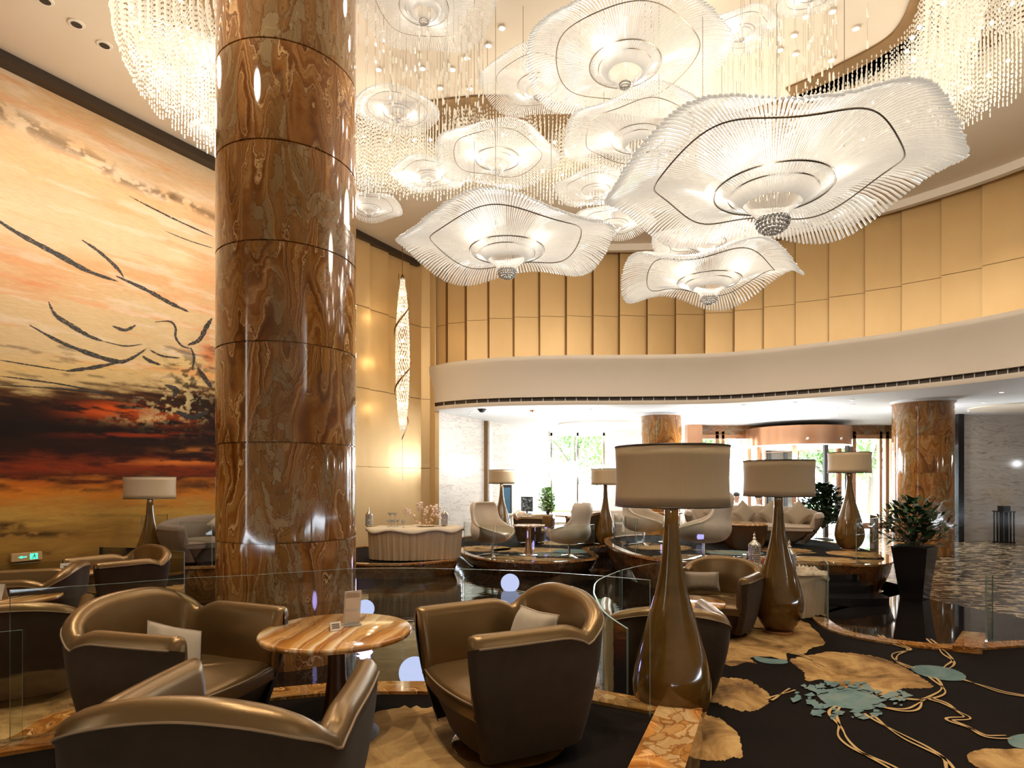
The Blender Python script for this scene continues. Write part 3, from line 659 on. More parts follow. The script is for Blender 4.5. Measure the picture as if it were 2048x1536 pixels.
leafp([(525, 915), (600, 895), (740, 872), (850, 877), (960, 890), (1060, 915), (1150, 950), (1220, 990), (1290, 1030), (1335, 1075), (1250, 1082), (1160, 1085), (1080, 1118), (1000, 1112), (900, 1090), (780, 1070), (700, 1030), (610, 1040), (590, 985), (545, 955)], 2, .07)
leafp([(30, 1020), (150, 1020), (260, 1030), (340, 1070), (395, 1120), (395, 1165), (340, 1200), (250, 1212), (160, 1190), (90, 1165), (30, 1150)], 3, .13)
leafp([(-60, 1235), (40, 1235), (120, 1260), (215, 1340), (235, 1400), (240, 1480), (190, 1480), (120, 1500), (0, 1490), (-60, 1460)], 4, .10)
leafp([(1530, 1470), (1620, 1430), (1740, 1430), (1900, 1440), (2000, 1560), (1857, 1600), (1600, 1540)], 5, .08)
for q in ([(1210, 960), (1300, 950), (1420, 965), (1510, 1000), (1520, 1032), (1440, 1040), (1330, 1025), (1240, 995)], [(310, 900), (400, 913), (490, 920), (495, 940), (400, 942), (330, 925)], [(1765, 1370), (1857, 1345), (1950, 1360), (1930, 1430), (1800, 1420)], [(670, 1115), (760, 1085), (900, 1090), (1000, 1120), (1040, 1160), (980, 1205), (850, 1200), (740, 1180)]):
    mo.append((wob(Z3(q, z), .03, 9), 2, .006))
rs = random.Random(5)
for k in range(95):
    a = rs.random() * 2 * PI; rr = .7 + .7 * rs.random(); cx, cy = 850 + 240 * rr * math.cos(a), 1145 + 75 * rr * math.sin(a) * (1 if math.sin(a) < 0 else 1.1)
    if cx < 600: cy -= 20
    s1 = 18 + 34 * rs.random(); an = rs.random() * PI
    mo.append((Z3([(cx + s1 * math.cos(an), cy + .35 * s1 * math.sin(an)), (cx + .6 * s1 * math.cos(an + 2), cy + .4 * s1 * math.sin(an + 2)), (cx + s1 * .8 * math.cos(an + 3.6), cy + .35 * s1 * math.sin(an + 3.6)), (cx + .5 * s1 * math.cos(an + 5), cy + .3 * s1 * math.sin(an + 5))][::-1], z), 2, .007 + .0001 * k))
for i, q in enumerate([[(1030, 778), (1120, 830), (1200, 860), (1120, 890), (1130, 930), (1220, 970)], [(1310, 800), (1370, 850), (1410, 890), (1450, 930), (1410, 970)], [(1510, 1035), (1650, 1080), (1750, 1110), (1900, 1135)], [(1330, 1020), (1390, 1080), (1370, 1120), (1250, 1150), (1100, 1130), (1020, 1130)], [(1300, 1140), (1400, 1170), (1480, 1220), (1530, 1255), (1430, 1265), (1540, 1310), (1640, 1360), (1770, 1365)], [(790, 1190), (760, 1230), (800, 1300), (820, 1370), (900, 1440), (1080, 1530), (1200, 1600)], [(960, 1230), (1060, 1300), (1180, 1370), (1300, 1430), (1400, 1490), (1440, 1560)], [(395, 1150), (450, 1125), (530, 1090)], [(520, 880), (600, 900), (700, 960)], [(1280, 1150), (1230, 1200), (1150, 1210), (1030, 1190)]]):
    mo.append((ribbon(Z3(q, z), .0075, z, i), 'rib', .009))
PR = [G(1318, 1420, FR), (.80, 3.9), (.66, 4.5), (.63, 5.0), (.70, 5.5), (.90, 6.1), (1.3, 6.75), (2.0, 7.35), (2.8, 7.62), (3.75, 7.62), (3.70, 7.0), G(1655, 1239, FR), G(1690, 1262, FR), G(1760, 1278, FR), G(1860, 1290, FR), G(1925, 1291, FR), G(2048, 1284, FR), (6.3, 6.0), (8.5, 5.0), (9.0, 0), (8, -3), (.4, -3), (-.3, 0), (.3, 2.4), (.55, 3.2)]
PR[0] = (.70, 3.65)
platform('lounge_platform', smooth_curve(PR, 3, True), FR, FLOOR - .1, 'carpeted lounge platform with teal and gold flower carpet under the nearest tall lamp', .17, .05, motifs=mo, raw=True)
# low onyx block on the right edge
bxp = [G(1925, 1262, FR + .06), G(1975, 1266, FR + .06), G(1965, 1296, FR + .06), G(1905, 1290, FR + .06)]
mb = MB(); mb.prism(bxp[::-1], FR - .1, FR + .06); tag(mb.build('stone_block', M['onyx_edge'], smooth=False), 'low square onyx block at the glass edge on the right carpet border', 'block')

fz = FF
PFt = [G(-80, 1500, fz), G(0, 1487, fz), G(160, 1462, fz), G(340, 1420, fz), G(520, 1384, fz), G(660, 1371, fz), G(775, 1368, fz), G(900, 1368, fz), G(1050, 1370, fz), G(1150, 1377, fz), G(1235, 1392, fz), G(1318, 1407, fz), G(1405, 1423, fz), G(1370, 1536, fz), (.35, 1.4), (-.1, 0), (-.4, -1.5), (-5, -1.5), (-4.2, 1.6)]
def EL(cx, cy, rx, ry, n=14): return [(cx + rx * math.cos(2 * PI * i / n), cy + ry * math.sin(2 * PI * i / n)) for i in range(n)]
mo = [(wob(EL(-.55, 3.05, .62, .62), .16, 21), 1, .003), (wob(EL(-2.6, 2.25, .8, .55), .16, 22), 1, .0035), (wob(EL(.55, 1.6, .55, .45), .16, 23), 1, .004)]
platform('lounge_platform', PFt, fz, FLOOR - .1, 'front platform with onyx kerb carrying the three bronze leather armchairs', .20, .03, motifs=mo, raw=True)
mb = MB(); sl = [G(1318, 1407, fz + .03), G(1405, 1423, fz + .03), G(1370, 1536, fz + .03), (.40, 1.4), (.15, 1.4), G(1255, 1536, fz + .03)]
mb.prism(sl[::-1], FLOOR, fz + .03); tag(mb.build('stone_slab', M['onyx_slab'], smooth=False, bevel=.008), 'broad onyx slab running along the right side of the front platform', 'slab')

LP = [(-2.85, 3.35), (-2.95, 4.2), (-3.3, 5.5), (-3.8, 6.8), (-4.1, 7.7), (-4.8, 8.2), (-5.6, 8.4), (-6.2, 9.0), (-7.0, 8.0), (-9.5, 3.7), (-10.5, 1.5), (-6, .8), (-4.6, 2.0), (-3.3, 2.95)]
mo = [(wob(EL(-3.6, 4.2, .9, .7), .16, 31), 1, .003), (wob(EL(-4.6, 6.2, .8, .7), .16, 32), 1, .0035), (wob(EL(-5.6, 5, .7, .6), .16, 33), 1, .004), (wob(EL(-5.2, 7.6, .6, .5), .16, 34), 1, .004)]
platform('lounge_platform', LP, FL, FLOOR - .1, 'far left platform beside the mural with gold flowered carpet', .16, .05, motifs=mo)
SP = [(-3.9, 8.9), (-3.7, 9.6), (-3.7, 10.6), (-4.2, 11.3), (-5.2, 11.1), (-6.1, 9.5), (-5.8, 8.8), (-4.8, 8.6)]
platform('lounge_platform', SP, FS, FLOOR - .1, 'raised platform behind the big column carrying the tufted tub sofa', .14, .08)
BP = [(-4.4, 12.0), (-3.6, 11.1), (-2.95, 10.85), (-2.0, 10.75), (-1.25, 11.2), (-1.05, 11.7), (-1.45, 12.7), (-2.4, 14.3), (-3.6, 13.7)]
platform('serving_platform', BP, FE, FLOOR - .1, 'small onyx edged platform under the left buffet table with the driftwood', .14, .1)
EP = [(-1.15, 12.9), (-.80, 11.9), (-.25, 11.25), (.5, 11.0), (1.2, 11.2), (1.68, 11.75), (1.72, 12.5), (1.75, 13.5), (2.7, 14.4), (2.9, 16.2), (1.0, 17.6), (-.6, 17.2), (-1.6, 15.4)]
mo = [(wob(EL(-.1, 11.75, .6, .35), .16, 41), 1, .003), (wob(EL(.9, 11.5, .7, .25), .16, 42), 1, .0035), (wob(EL(.4, 13.1, .9, .5), .16, 43), 1, .004), (wob(EL(1.3, 12.9, .45, .4), .16, 44), 2, .005), (wob(EL(-.6, 13.4, .6, .6), .16, 45), 1, .004), (wob(EL(.6, 12.3, .5, .3), .16, 46), 2, .005), (wob(EL(1.2, 14.6, .7, .5), .16, 47), 1, .004)]
mo += [(ribbon([(-.6, 12.4), (0, 12.8), (.6, 12.2), (1.4, 12.5)], .02, 0, 1), 'rib', .008), (ribbon([(-.4, 11.6), (.3, 12.0), (1.0, 12.0), (1.5, 11.9)], .02, 0, 2), 'rib', .008)]
platform('lounge_platform', EP, FE, FLOOR - .1, 'boat shaped onyx platform carrying the two cream egg chairs left of centre', .13, .22, motifs=mo)
RP = [(1.88, 12.1), (1.92, 10.9), (2.02, 10.2), (2.30, 9.45), (2.9, 9.05), (3.9, 8.95), (4.7, 9.05), (5.25, 8.85), (5.75, 9.1), (6.2, 9.8), (6.55, 10.9), (6.6, 12.2), (6.1, 13.5), (4.6, 14.1), (2.9, 13.9), (2.1, 13.2)]
mo = [(wob(EL(3.0, 9.9, .7, .4), .16, 51), 1, .003), (wob(EL(4.6, 9.7, .9, .35), .16, 52), 1, .0035), (wob(EL(5.9, 10.3, .45, .5), .16, 53), 1, .004), (wob(EL(3.9, 10.5, .5, .4), .16, 54), 2, .005), (wob(EL(2.8, 11.4, .6, .5), .16, 55), 1, .004), (wob(EL(4.9, 10.9, .5, .4), .16, 56), 1, .005), (wob(EL(5.5, 9.35, .6, .22), .16, 57), 1, .005)]
mo += [(ribbon([(2.6, 10.6), (3.4, 10.9), (4.2, 10.1), (5.3, 10.5)], .018, 0, 3), 'rib', .008)]
platform('lounge_platform', RP, FS, FLOOR - .1, 'raised right platform with onyx side carrying the curved sofa and two egg chairs', .13, .22, motifs=mo)
st = thing('platform_steps', 'black steps climbing onto the raised right platform', 'steps', (4.55, 8.6, FLOOR))
for k, (y0, h) in enumerate([(8.15, .11), (8.5, .22), (8.8, .33)]):
    mb = MB(); P = smooth_curve([(3.9 - .15 * (2 - k), y0 + .25), (4.3, y0 + .02), (4.9, y0), (5.2, y0 + .15), (5.1, 9.2), (3.9, 9.2)], 4, True)
    mb.prism([(p[0] - 4.55, p[1] - 8.6) for p in P], 0, h); mb.build('step', M['black'], st, smooth=False)

# ---- glass balustrades: one sheet of bent glass each
def glass(pts, z0, z1, label, n=6, closed=False, group='glass balustrade sheets', tilt=None):
    P = smooth_curve(pts, n) if len(pts) > 2 else [pts[0], pts[1]]
    t_ = .012; A = offset(P, t_ / 2, False); B = offset(P, -t_ / 2, False); k = len(P)
    mb = MB(); mb.grid([[(*p, z0) for p in A], [(*p, z1) for p in A]], 0); mb.grid([[(*p, z0) for p in B], [(*p, z1) for p in B]], 0)
    mb.grid([[(*p, z1) for p in A], [(*p, z1) for p in B]], 1)
    for i in (0, -1): mb.add([(*A[i], z0), (*B[i], z0), (*B[i], z1), (*A[i], z1)], [(0, 1, 2, 3)], 1)
    o = mb.build('glass_balustrade', [M['glass'], M['glass_edge']], angle=50)
    return tag(o, label, 'glass railing', group)
gz = FF + .02; GT = .93
def GTp(px_, py_): return G(px_, py_, GT)
glass([GTp(1300, 1160), GTp(1180, 1150), GTp(1050, 1142), GTp(925, 1138)], gz, GT, 'clear glass sheet on the front kerb behind the right bronze armchair')
glass([GTp(918, 1138), GTp(815, 1136), GTp(712, 1137), GTp(610, 1143), GTp(516, 1149)], gz, GT, 'clear glass sheet on the front kerb in front of the big column')
glass([GTp(508, 1150), GTp(380, 1156), GTp(200, 1169), GTp(20, 1180)], gz, GT, 'clear glass sheet behind the left bronze armchair with the pillow')
glass([G(45, 1480, gz), (-2.85, 3.0)], gz, .72, 'short lower glass sheet at the far left end of the front kerb')
GR = FR + .66
def GRp(px_, py_): return G(px_, py_, GR)
glass([GRp(1255, 1257), GRp(1210, 1225), GRp(1192, 1195), GRp(1188, 1180), GRp(1197, 1160), GRp(1240, 1141)], FR + .01, GR, 'tightly curved glass sheet just left of the nearest lamp base', 8)
glass([GRp(1244, 1140), GRp(1300, 1128), GRp(1400, 1116), GRp(1470, 1113)], FR + .01, GR, 'curved glass sheet passing behind the stem of the nearest lamp')
glass([GRp(1474, 1113), GRp(1560, 1113), GRp(1638, 1115), GRp(1650, 1120), GRp(1656, 1128)], FR + .01, GR, 'glass sheet with a rounded corner around the right buffet table', 8)
glass([G(1972, 1284, FR), G(1985, 1281, FR)], FR + .01, GR, 'narrow upright glass end at the low stone block on the right')
glass([(-1.0, 12.55), (-.62, 11.75), (-.35, 11.45)], FE, .66, 'glass sheet at the left rim of the boat shaped platform', 5)
glass([(-.3, 11.42), (.3, 11.15), (.68, 11.12)], FE, .66, 'middle glass sheet in front of the two left egg chairs', 5)
glass([(.72, 11.12), (1.3, 11.35), (1.62, 11.8)], FE, .66, 'glass sheet in front of the right one of the left pair of egg chairs', 5)
glass([(2.05, 12.0), (2.05, 10.9), (2.12, 10.3)], FS, FS + .62, 'glass sheet on the left rim of the raised right platform', 5)
glass([(2.14, 10.25), (2.4, 9.6), (2.95, 9.22)], FS, FS + .62, 'glass sheet in front of the egg chairs on the raised right platform', 5)
glass([(5.25, 9.15), (5.6, 9.3), (5.95, 9.75), (6.15, 10.3)], FS, FS + .68, 'curved glass sheet wrapping the tall lamp on the right platform corner', 8)
glass([(4.0, 13.4), (5.0, 13.8), (6.0, 13.3), (6.3, 12.4)], FS, FS + .62, 'glass sheet behind the curved sofa on the raised right platform', 5)
glass([(-5.65, 9.15), (-5.6, 9.75)], FS, FS + .72, 'upright glass sheet left of the tufted sofa by the mural', 5)
glass([(-4.9, 8.85), (-4.4, 8.8)], FS, FS + .66, 'glass sheet in front of the tufted sofa by the mural', 5)
glass([(-4.15, 7.6), (-4.85, 8.0), (-5.6, 8.15)], FL, FL + .66, 'glass sheet behind the back left armchair near the tall lamp', 5)
glass([(-6.1, 8.55), (-6.9, 7.7), (-7.9, 6.0)], FL, FL + .45, 'long glass sheet standing along the foot of the mural', 5)
# ================================================================== FURNITURE
def tub(name, label, cat, w=.75, d=.73, arm=.68, back=.79, mats=('leather', 'velvet', 'piping'), wall=.045, base='disc', tufts=0, seat=.37, n=5, notch=.055):
    root = thing(name, label, cat)
    a, b = w / 2, d / 2
    half = [(.98 * b, .93 * a), (.5 * b, .97 * a), (0, .99 * a), (-.5 * b, .99 * a), (-.86 * b, .88 * a), (-1.0 * b, .48 * a)]
    ctrl = [(x, -y) for x, y in half] + [(-1.0 * b, 0)] + half[::-1]
    C = smooth_curve(ctrl, n); k = len(C); N = [(-q[0], -q[1]) for q in normals2(C, False)]
    if N[0][1] > 0: N = [(-q[0], -q[1]) for q in N]
    def H(i):
        q = abs(i / (k - 1) - .5)
        if q > .23: return arm - notch + notch * min(1, (q - .23) / .06) ** .6
        return arm - notch + (back - arm + notch) * (1 - (q / .23) ** 2.4)
    def tscale(t_): return .76 + .24 * (1 - (1 - t_) ** 1.7)
    rows_o, rows_l, ends = [], [], []
    for i, (p, nn) in enumerate(zip(C, N)):
        h = H(i); o, l = [], []
        for j in range(9):
            t_ = j / 8; s_ = tscale(t_); o.append((p[0] * s_ + nn[0] * wall, p[1] * s_ + nn[1] * wall, .07 + t_ * (h - wall * 1.2 - .07)))
        for j in range(7):
            an = PI * j / 6; l.append((p[0] + nn[0] * wall * 1.06 * math.cos(an), p[1] + nn[1] * wall * 1.06 * math.cos(an), h - wall * 1.2 + wall * 1.2 * math.sin(an)))
        q = i / (k - 1); bul = .012 + (.018 * abs(math.sin(PI * tufts * q)) if tufts else 0)
        for j in range(1, 7):
            t_ = j / 6; s_ = 1 - .06 * t_; zz = (h - wall * 1.2) * (1 - t_) + (seat - .05) * t_
            of = wall * 1.06 + bul * math.sin(PI * t_)
            l.append((p[0] * s_ - nn[0] * of, p[1] * s_ - nn[1] * of, zz))
        rows_o.append(o); rows_l.append(l)
    # rounded fronts of the arms
    for e, dx in ((0, 1), (-1, 1)):
        ring = rows_o[e] + rows_l[e]
        c = [sum(q[m_] for q in ring) / len(ring) for m_ in (0, 1)]
        def shrink(row, kx, fx): return [(q[0] + fx * (q[2] / .6) ** .5, c[1] * (1 if q[2] > .3 else tscale((q[2] - .07) / .55)) * (1 - kx) + q[1] * kx, q[2] - (.02 * (1 - kx) if q[2] > .5 else 0)) for q in row]
        if e == 0: rows_o.insert(0, shrink(rows_o[0], .75, .022)); rows_l.insert(0, shrink(rows_l[0], .75, .022)); rows_o.insert(0, shrink(rows_o[1], .0, .03)); rows_l.insert(0, shrink(rows_l[1], .0, .03))
        else: rows_o.append(shrink(rows_o[-1], .75, .022)); rows_l.append(shrink(rows_l[-1], .75, .022)); rows_o.append(shrink(rows_o[-2], .0, .03)); rows_l.append(shrink(rows_l[-2], .0, .03))
    m0, m1, m2_ = (M[q] for q in mats)
    mb = MB(); mb.grid([list(r) for r in zip(*rows_o)]); mb.build('outer_shell', m1, root, angle=70)
    mb = MB(); mb.grid([list(r) for r in zip(*rows_l)]); mb.build('backrest', m0, root, angle=70)
    mb = MB(); mb.tube([(p[0] + nn[0] * (wall + .004), p[1] + nn[1] * (wall + .004), H(i) - wall * 1.25) for i, (p, nn) in enumerate(zip(C, N))], .005, 5); mb.build('piping', m2_, root)
    # front body below the seat
    loop = C + smooth_curve([C[-1], (b * 1.05, a * .5), (b * 1.08, 0), (b * 1.05, -a * .5), C[0]], 4)[1:-1]
    mb = MB(); mb.grid([[(p[0] * s_, p[1] * s_, z_) for p in loop] for s_, z_ in ((.50, .05), (.66, .055), (.72, .12), (.83, .22), (.93, seat - .07))], 0, True); mb.build('seat_base', m1, root, angle=60)
    mb = MB(); cs = [(.955, seat - .09), (.965, seat - .05), (.955, seat - .015), (.90, seat), (.75, seat + .012), (.5, seat + .02), (.2, seat + .024), (.01, seat + .024)]
    mb.grid([[(p[0] * s_, p[1] * s_ * .97, z_ + .006 * math.sin(p[0] * 18 + p[1] * 9) * (1 - s_)) for p in loop] for s_, z_ in cs], 0, True); mb.build('seat', m0, root, angle=60)
    fr = [p for p in loop if p[0] > .0]
    fr = loop[len(C) - 4:] + loop[:4]
    mb = MB(); mb.tube([(p[0] * .965, p[1] * .94, seat - .02) for p in fr], .005, 5); mb.build('seat_piping', m2_, root)
    if base == 'disc':
        mb = MB(); mb.lathe([(.01, 0), (.29, 0), (.30, .008), (.29, .016), (.08, .028), (.06, .08)], 40); mb.build('swivel_base', M['lampbody'], root)
    else:
        mb = MB(); mb.box((0, 0, .03), (d * .6, w * .6, .06)); mb.build('plinth', M['darkwood'], root, bevel=.005)
    return root
def pillow(name, label, w, h, loc, rot, mat_='pillow', group=None, t_=.07):
    mb = MB(); n = 14
    for sgn in (1, -1):
        rows = []
        for j in range(n + 1):
            v = -1 + 2 * j / n; r = []
            for i in range(n + 1):
                u = -1 + 2 * i / n; q = max(0, (1 - u ** 4) * (1 - v ** 4)) ** .55; pin = 1 - .07 * (1 - abs(u * v))
                r.append((u * w / 2 * (1 - .06 * (1 - v * v) ** 1) if False else u * w / 2 * (1 - .07 * (1 - v * v) * abs(u)), v * h / 2 * (1 - .07 * (1 - u * u) * abs(v)), sgn * (t_ * q + .002)))
            rows.append(r)
        mb.grid(rows if sgn > 0 else rows[::-1])
    o = mb.build(name, M[mat_], sub=1); o.location = loc; o.rotation_euler = rot
    s_ = MB(); s_.tube([(w / 2, -h / 2, 0), (w / 2 * .93, 0, 0), (w / 2, h / 2, 0), (0, h / 2 * .93, 0), (-w / 2, h / 2, 0), (-w / 2 * .93, 0, 0), (-w / 2, -h / 2, 0), (0, -h / 2 * .93, 0)], .006, 5, 0, True); s_.build('seam_piping', M['piping'] if mat_ != 'pillow' else M['taupe'], o)
    return tag(o, label, 'cushion', group)

CH = 'bronze leather tub armchairs'
R = math.radians
c1 = tub('armchair', 'left bronze leather tub armchair with a beige pillow beside the onyx table', 'armchair'); c1['group'] = CH
c1.location = (-1.75, 3.16, FF); c1.rotation_euler = (0, 0, R(-18))
def chair(label, x, y, z, deg, sc=None): return dup(c1, label, (x, y, z), R(deg), scale=sc)
chair('nearest bronze leather tub armchair seen from behind, lower left', -.93, 2.04, FF, 90, (1.0, 1.0, .99))
chair('bronze leather tub armchair turned its side and back to us, right of the onyx table', -.02, 3.17, FF, 209, (1.0, 1.0, 1.02))
pillow('cushion', 'small beige pillow in the left bronze armchair', .31, .31, (-1.78, 3.16, FF + .47), (R(62), R(22), R(60)))
pillow('cushion', 'brown beige pillow peeping out of the right bronze armchair', .32, .32, (.10, 3.28, FF + .52), (R(66), 0, R(-52)))
# right platform group
chair('bronze armchair with a cushion between the two tall front lamps', 2.17, 6.4, FR, 236, (1.08, 1.08, .97))
chair('bronze armchair with its back to us just right of the nearest lamp stem', 1.14, 4.62, FR, 84, (1.12, 1.12, .92))
pillow('cushion', 'oblong brown cushion in the armchair between the two tall lamps', .36, .20, (2.06, 6.5, FR + .52), (R(72), 0, R(-8)))
# left group by the mural
chair('bronze armchair nearest the amber lamp base by the mural', -4.55, 6.95, FL, 238, (1.08, 1.08, 1))
chair('bronze armchair turned away by the mural at the left edge', -4.62, 5.75, FL, 200, (1.05, 1.05, .98))
chair('dark back of the armchair closest to us at the far left edge', -3.62, 4.38, FL, 120, (1.12, 1.12, .93))
# far centre group
chair('far tub armchair below the monitor behind the small egg chair table', .50, 14.55, FE, -25)
chair('far tub armchair behind the egg chair with its back to us', 1.85, 14.3, FE, 120)

def table(label, x, y, z, r, h, kind='dark', group='round onyx tables'):
    t_ = thing('round_table', label, 'table', (x, y, z), 0, group)
    mb = MB(); mb.lathe([(.01, h - .035), (r * .93, h - .035), (r * .985, h - .028), (r, h - .015), (r * .99, h - .003), (r * .975, h), (.01, h)], 72); mb.build('tabletop', M['onyx_table'], t_, angle=50)
    leg = M['darkwood'] if kind == 'dark' else M['copper']
    mb = MB(); mb.lathe([(.10, .02), (.075, .12), (.05, .32), (.045, h - .09), (.09, h - .04), (.12, h - .036)], 32); mb.build('pedestal', leg, t_)
    mb = MB(); mb.lathe([(.01, 0), (r * .55, 0), (r * .56, .006), (r * .5, .016), (.10, .028)], 40); mb.build('base', M['chrome'] if kind != 'dark' else M['blackm'], t_)
    return t_
t1 = table('large oval looking onyx table between the three front armchairs', -.955, 3.27, FF, .405, .575)
table('onyx table with a pale shining top between the two tall lamps', 1.60, 5.42, FR, .315, .52)
table('far onyx table at the mural behind the two left armchairs', -5.08, 6.85, FL, .34, .52)
table('onyx table cut by the left picture edge with a paper card', -4.42, 5.32, FL, .36, .53)
table('small table with a copper cone leg between the two left egg chairs', .34, 12.25, FE, .33, .62, 'c')
table('white topped far table under the plant beside the window', 1.45, 15.7, FE, .34, .62, 'd')
table('small table between the two egg chairs on the raised right platform', 3.2, 12.4, FS, .32, .62, 'c')

# acrylic menu stand and small card on the front table
ms = thing('menu_stand', 'clear acrylic menu stand on the front onyx table', 'menu stand', (-.90, 3.36, FF + .575), R(28))
mb = MB(); mb.box((0, 0, .004), (.10, .07, .006)); mb.build('foot', M['clear'], ms, smooth=False)
mb = MB(); mb.add([(-.045, -.006, .006), (.045, -.006, .006), (.045, -.05, .20), (-.045, -.05, .20), (-.045, .006, .006), (.045, .006, .006), (.045, -.038, .20), (-.045, -.038, .20)], [(0, 1, 2, 3), (7, 6, 5, 4), (0, 4, 5, 1), (3, 2, 6, 7), (0, 3, 7, 4), (1, 5, 6, 2)]); mb.build('sheet', M['clear'], ms, smooth=False)
mb = MB(); mb.add([(-.038, -.032, .10), (.038, -.032, .10), (.038, -.0455, .19), (-.038, -.0455, .19)], [(0, 1, 2, 3)]); mb.add([(-.038, -.012, .02), (.038, -.012, .02), (.038, -.027, .085), (-.038, -.027, .085)], [(0, 1, 2, 3)]); mb.build('insert', M['paper'], ms, smooth=False)
def card(label, x, y, z, rz, w=.09, h=.06, lines=3):
    c_ = thing('tent_card', label, 'card', (x, y, z), rz, 'paper cards')
    mb = MB(); mb.add([(-w / 2, -h * .35, 0), (w / 2, -h * .35, 0), (w / 2, 0, h), (-w / 2, 0, h), (w / 2, h * .35, 0), (-w / 2, h * .35, 0)], [(0, 1, 2, 3), (3, 2, 4, 5)]); mb.build('sheet', M['paper'], c_, smooth=False, solid=.0015)
    mb = MB()
    for k in range(lines): q = .3 + .2 * k; mb.add([(-w * .35, -h * .35 * (1 - q) - .002, h * q), (w * .35, -h * .35 * (1 - q) - .002, h * q), (w * .35, -h * .35 * (1 - q - .08) - .002, h * (q + .08)), (-w * .35, -h * .35 * (1 - q - .08) - .002, h * (q + .08))], [(0, 1, 2, 3)])
    mb.build('printing', M['ink'], c_, smooth=False)
card('tiny tent card in front of the acrylic menu stand', -.955, 3.24, FF + .577, R(35), .06, .045)
card('white paper card on the onyx table at the left picture edge', -4.50, 5.18, FL + .532, R(10), .22, .13)
card('white paper card at the armchair nearest the amber lamp by the mural', -4.86, 6.62, FL + .522, R(25), .20, .13)

# pillow-like papers on the far armchair are cards; sofas
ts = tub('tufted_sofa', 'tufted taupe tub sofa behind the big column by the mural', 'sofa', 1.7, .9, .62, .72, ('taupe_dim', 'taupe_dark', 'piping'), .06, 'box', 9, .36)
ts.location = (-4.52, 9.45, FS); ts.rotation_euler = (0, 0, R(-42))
pillow('cushion', 'grey pointed cushion on the tufted sofa behind the big column', .38, .38, (-4.62, 9.62, FS + .56), (R(70), R(45), R(30)), 'taupe')
sf = tub('curved_sofa', 'long curved cream sofa with diamond cushions at the entrance', 'sofa', 2.5, 1.05, .70, .80, ('taupe', 'taupe_dark', 'piping'), .07, 'box', 7, .42, notch=.03)
sf.location = (4.85, 12.15, FS); sf.rotation_euler = (0, 0, R(247)); sf.scale = (1, 1, .93)
mb = MB(); mb.lathe([(.03, 0), (.05, .0), (.055, .012), (.03, .02)], 24)
bt = mb.build('arm_rosette', M['darkwood'], sf); bt.location = (.12, 1.335, .42); bt.rotation_euler = (R(-90), 0, 0)
for k, (x, y, lab) in enumerate([(4.22, 12.62, 'leftmost diamond set cushion on the curved cream sofa'), (4.78, 12.36, 'second diamond set cushion on the curved cream sofa'), (5.35, 12.35, 'third cushion on the curved cream sofa, right of the lamp stem'), (5.72, 12.0, 'rightmost cushion on the curved cream sofa by its arm')]):
    pillow('cushion', lab, .40, .40, (x, y, FS + .60), (R(70), R(45), R([10, 0, -20, -50][k])), 'pillow', 'diamond cushions on the curved sofa')
ct = thing('drum_table', 'dark drum table with an amber onyx top before the curved sofa', 'table', (4.28, 11.05, FS))
mb = MB(); mb.lathe([(.26, 0), (.34, .12), (.39, .35), (.40, .455)], 48); mb.build('drum', M['darkwood'], ct)
mb = MB(); mb.lathe([(.01, .455), (.41, .455), (.42, .47), (.41, .49), (.01, .49)], 48); mb.build('tabletop', M['onyx_table'], ct)

# egg chairs
def egg(label, x, y, z, deg):
    e = thing('egg_chair', label, 'egg chair', (x, y, z), R(deg), 'cream leather egg chairs')
    lv = [(.27, .05, .05, .0, 0), (.285, .20, .21, .0, 0), (.32, .32, .33, .0, 0), (.38, .39, .40, .01, 0), (.45, .425, .43, .01, 14), (.52, .43, .44, .01, 38), (.575, .41, .435, .0, 60), (.62, .385, .42, -.01, 84), (.70, .355, .385, -.04, 99), (.80, .335, .365, -.08, 101), (.90, .325, .355, -.12, 97), (.98, .305, .34, -.15, 92), (1.04, .27, .31, -.17, 92), (1.075, .20, .26, -.18, 93)]
    rows = []; nc = 29
    for z_, rx, ry, xo, a in lv:
        a = max(a, .5); r = []
        for i in range(nc):
            an = R(a + (360 - 2 * a) * i / (nc - 1)); flare = 1 + .06 * math.exp(-((min(i, nc - 1 - i)) / 1.5) ** 2) * (1 if a > 10 else 0)
            r.append((xo + rx * math.cos(an) * flare, ry * math.sin(an) * flare, z_))
        rows.append(r)
    mb = MB(); mb.grid(rows); o = mb.build('shell', M['egg'], e, solid=.045, sub=2)
    mb = MB(); ring = [(.93, .40), (.96, .425), (.93, .45), (.80, .463), (.4, .468), (.01, .468)]
    mb.grid([[((.01 + .37 * k_ * math.cos(t_)), .37 * k_ * math.sin(t_), z_) for t_ in np.linspace(0, 2 * PI, 32, endpoint=False)] for k_, z_ in ring], 0, True); mb.build('seat', M['egg'], e)
    mb = MB(); mb.lathe([(.028, .03), (.024, .28), (.10, .285)], 20); mb.build('post', M['chrome'], e)
    for k in range(4):
        mb = MB(); q = PI / 4 + k * PI / 2; cs, sn = math.cos(q), math.sin(q)
        P = [(.0, .05, .05), (.16, .045, .028), (.33, .035, .010)]
        vs = []
        for d_, w_, h_ in P: vs += [(d_ * cs - w_ * sn, d_ * sn + w_ * cs, 0.002), (d_ * cs + w_ * sn, d_ * sn - w_ * cs, 0.002), (d_ * cs + w_ * .5 * sn, d_ * sn - w_ * .5 * cs, h_), (d_ * cs - w_ * .5 * sn, d_ * sn + w_ * .5 * cs, h_)]
        mb.add(vs, [(4 * j + i, 4 * j + (i + 1) % 4, 4 * j + 4 + (i + 1) % 4, 4 * j + 4 + i) for j in range(2) for i in range(4)] + [(8, 9, 10, 11)]); mb.build('foot', M['chrome'], e, smooth=False)
    return e
e1 = egg('cream egg chair facing the small table, left of centre', -.40, 12.15, FE, -38)
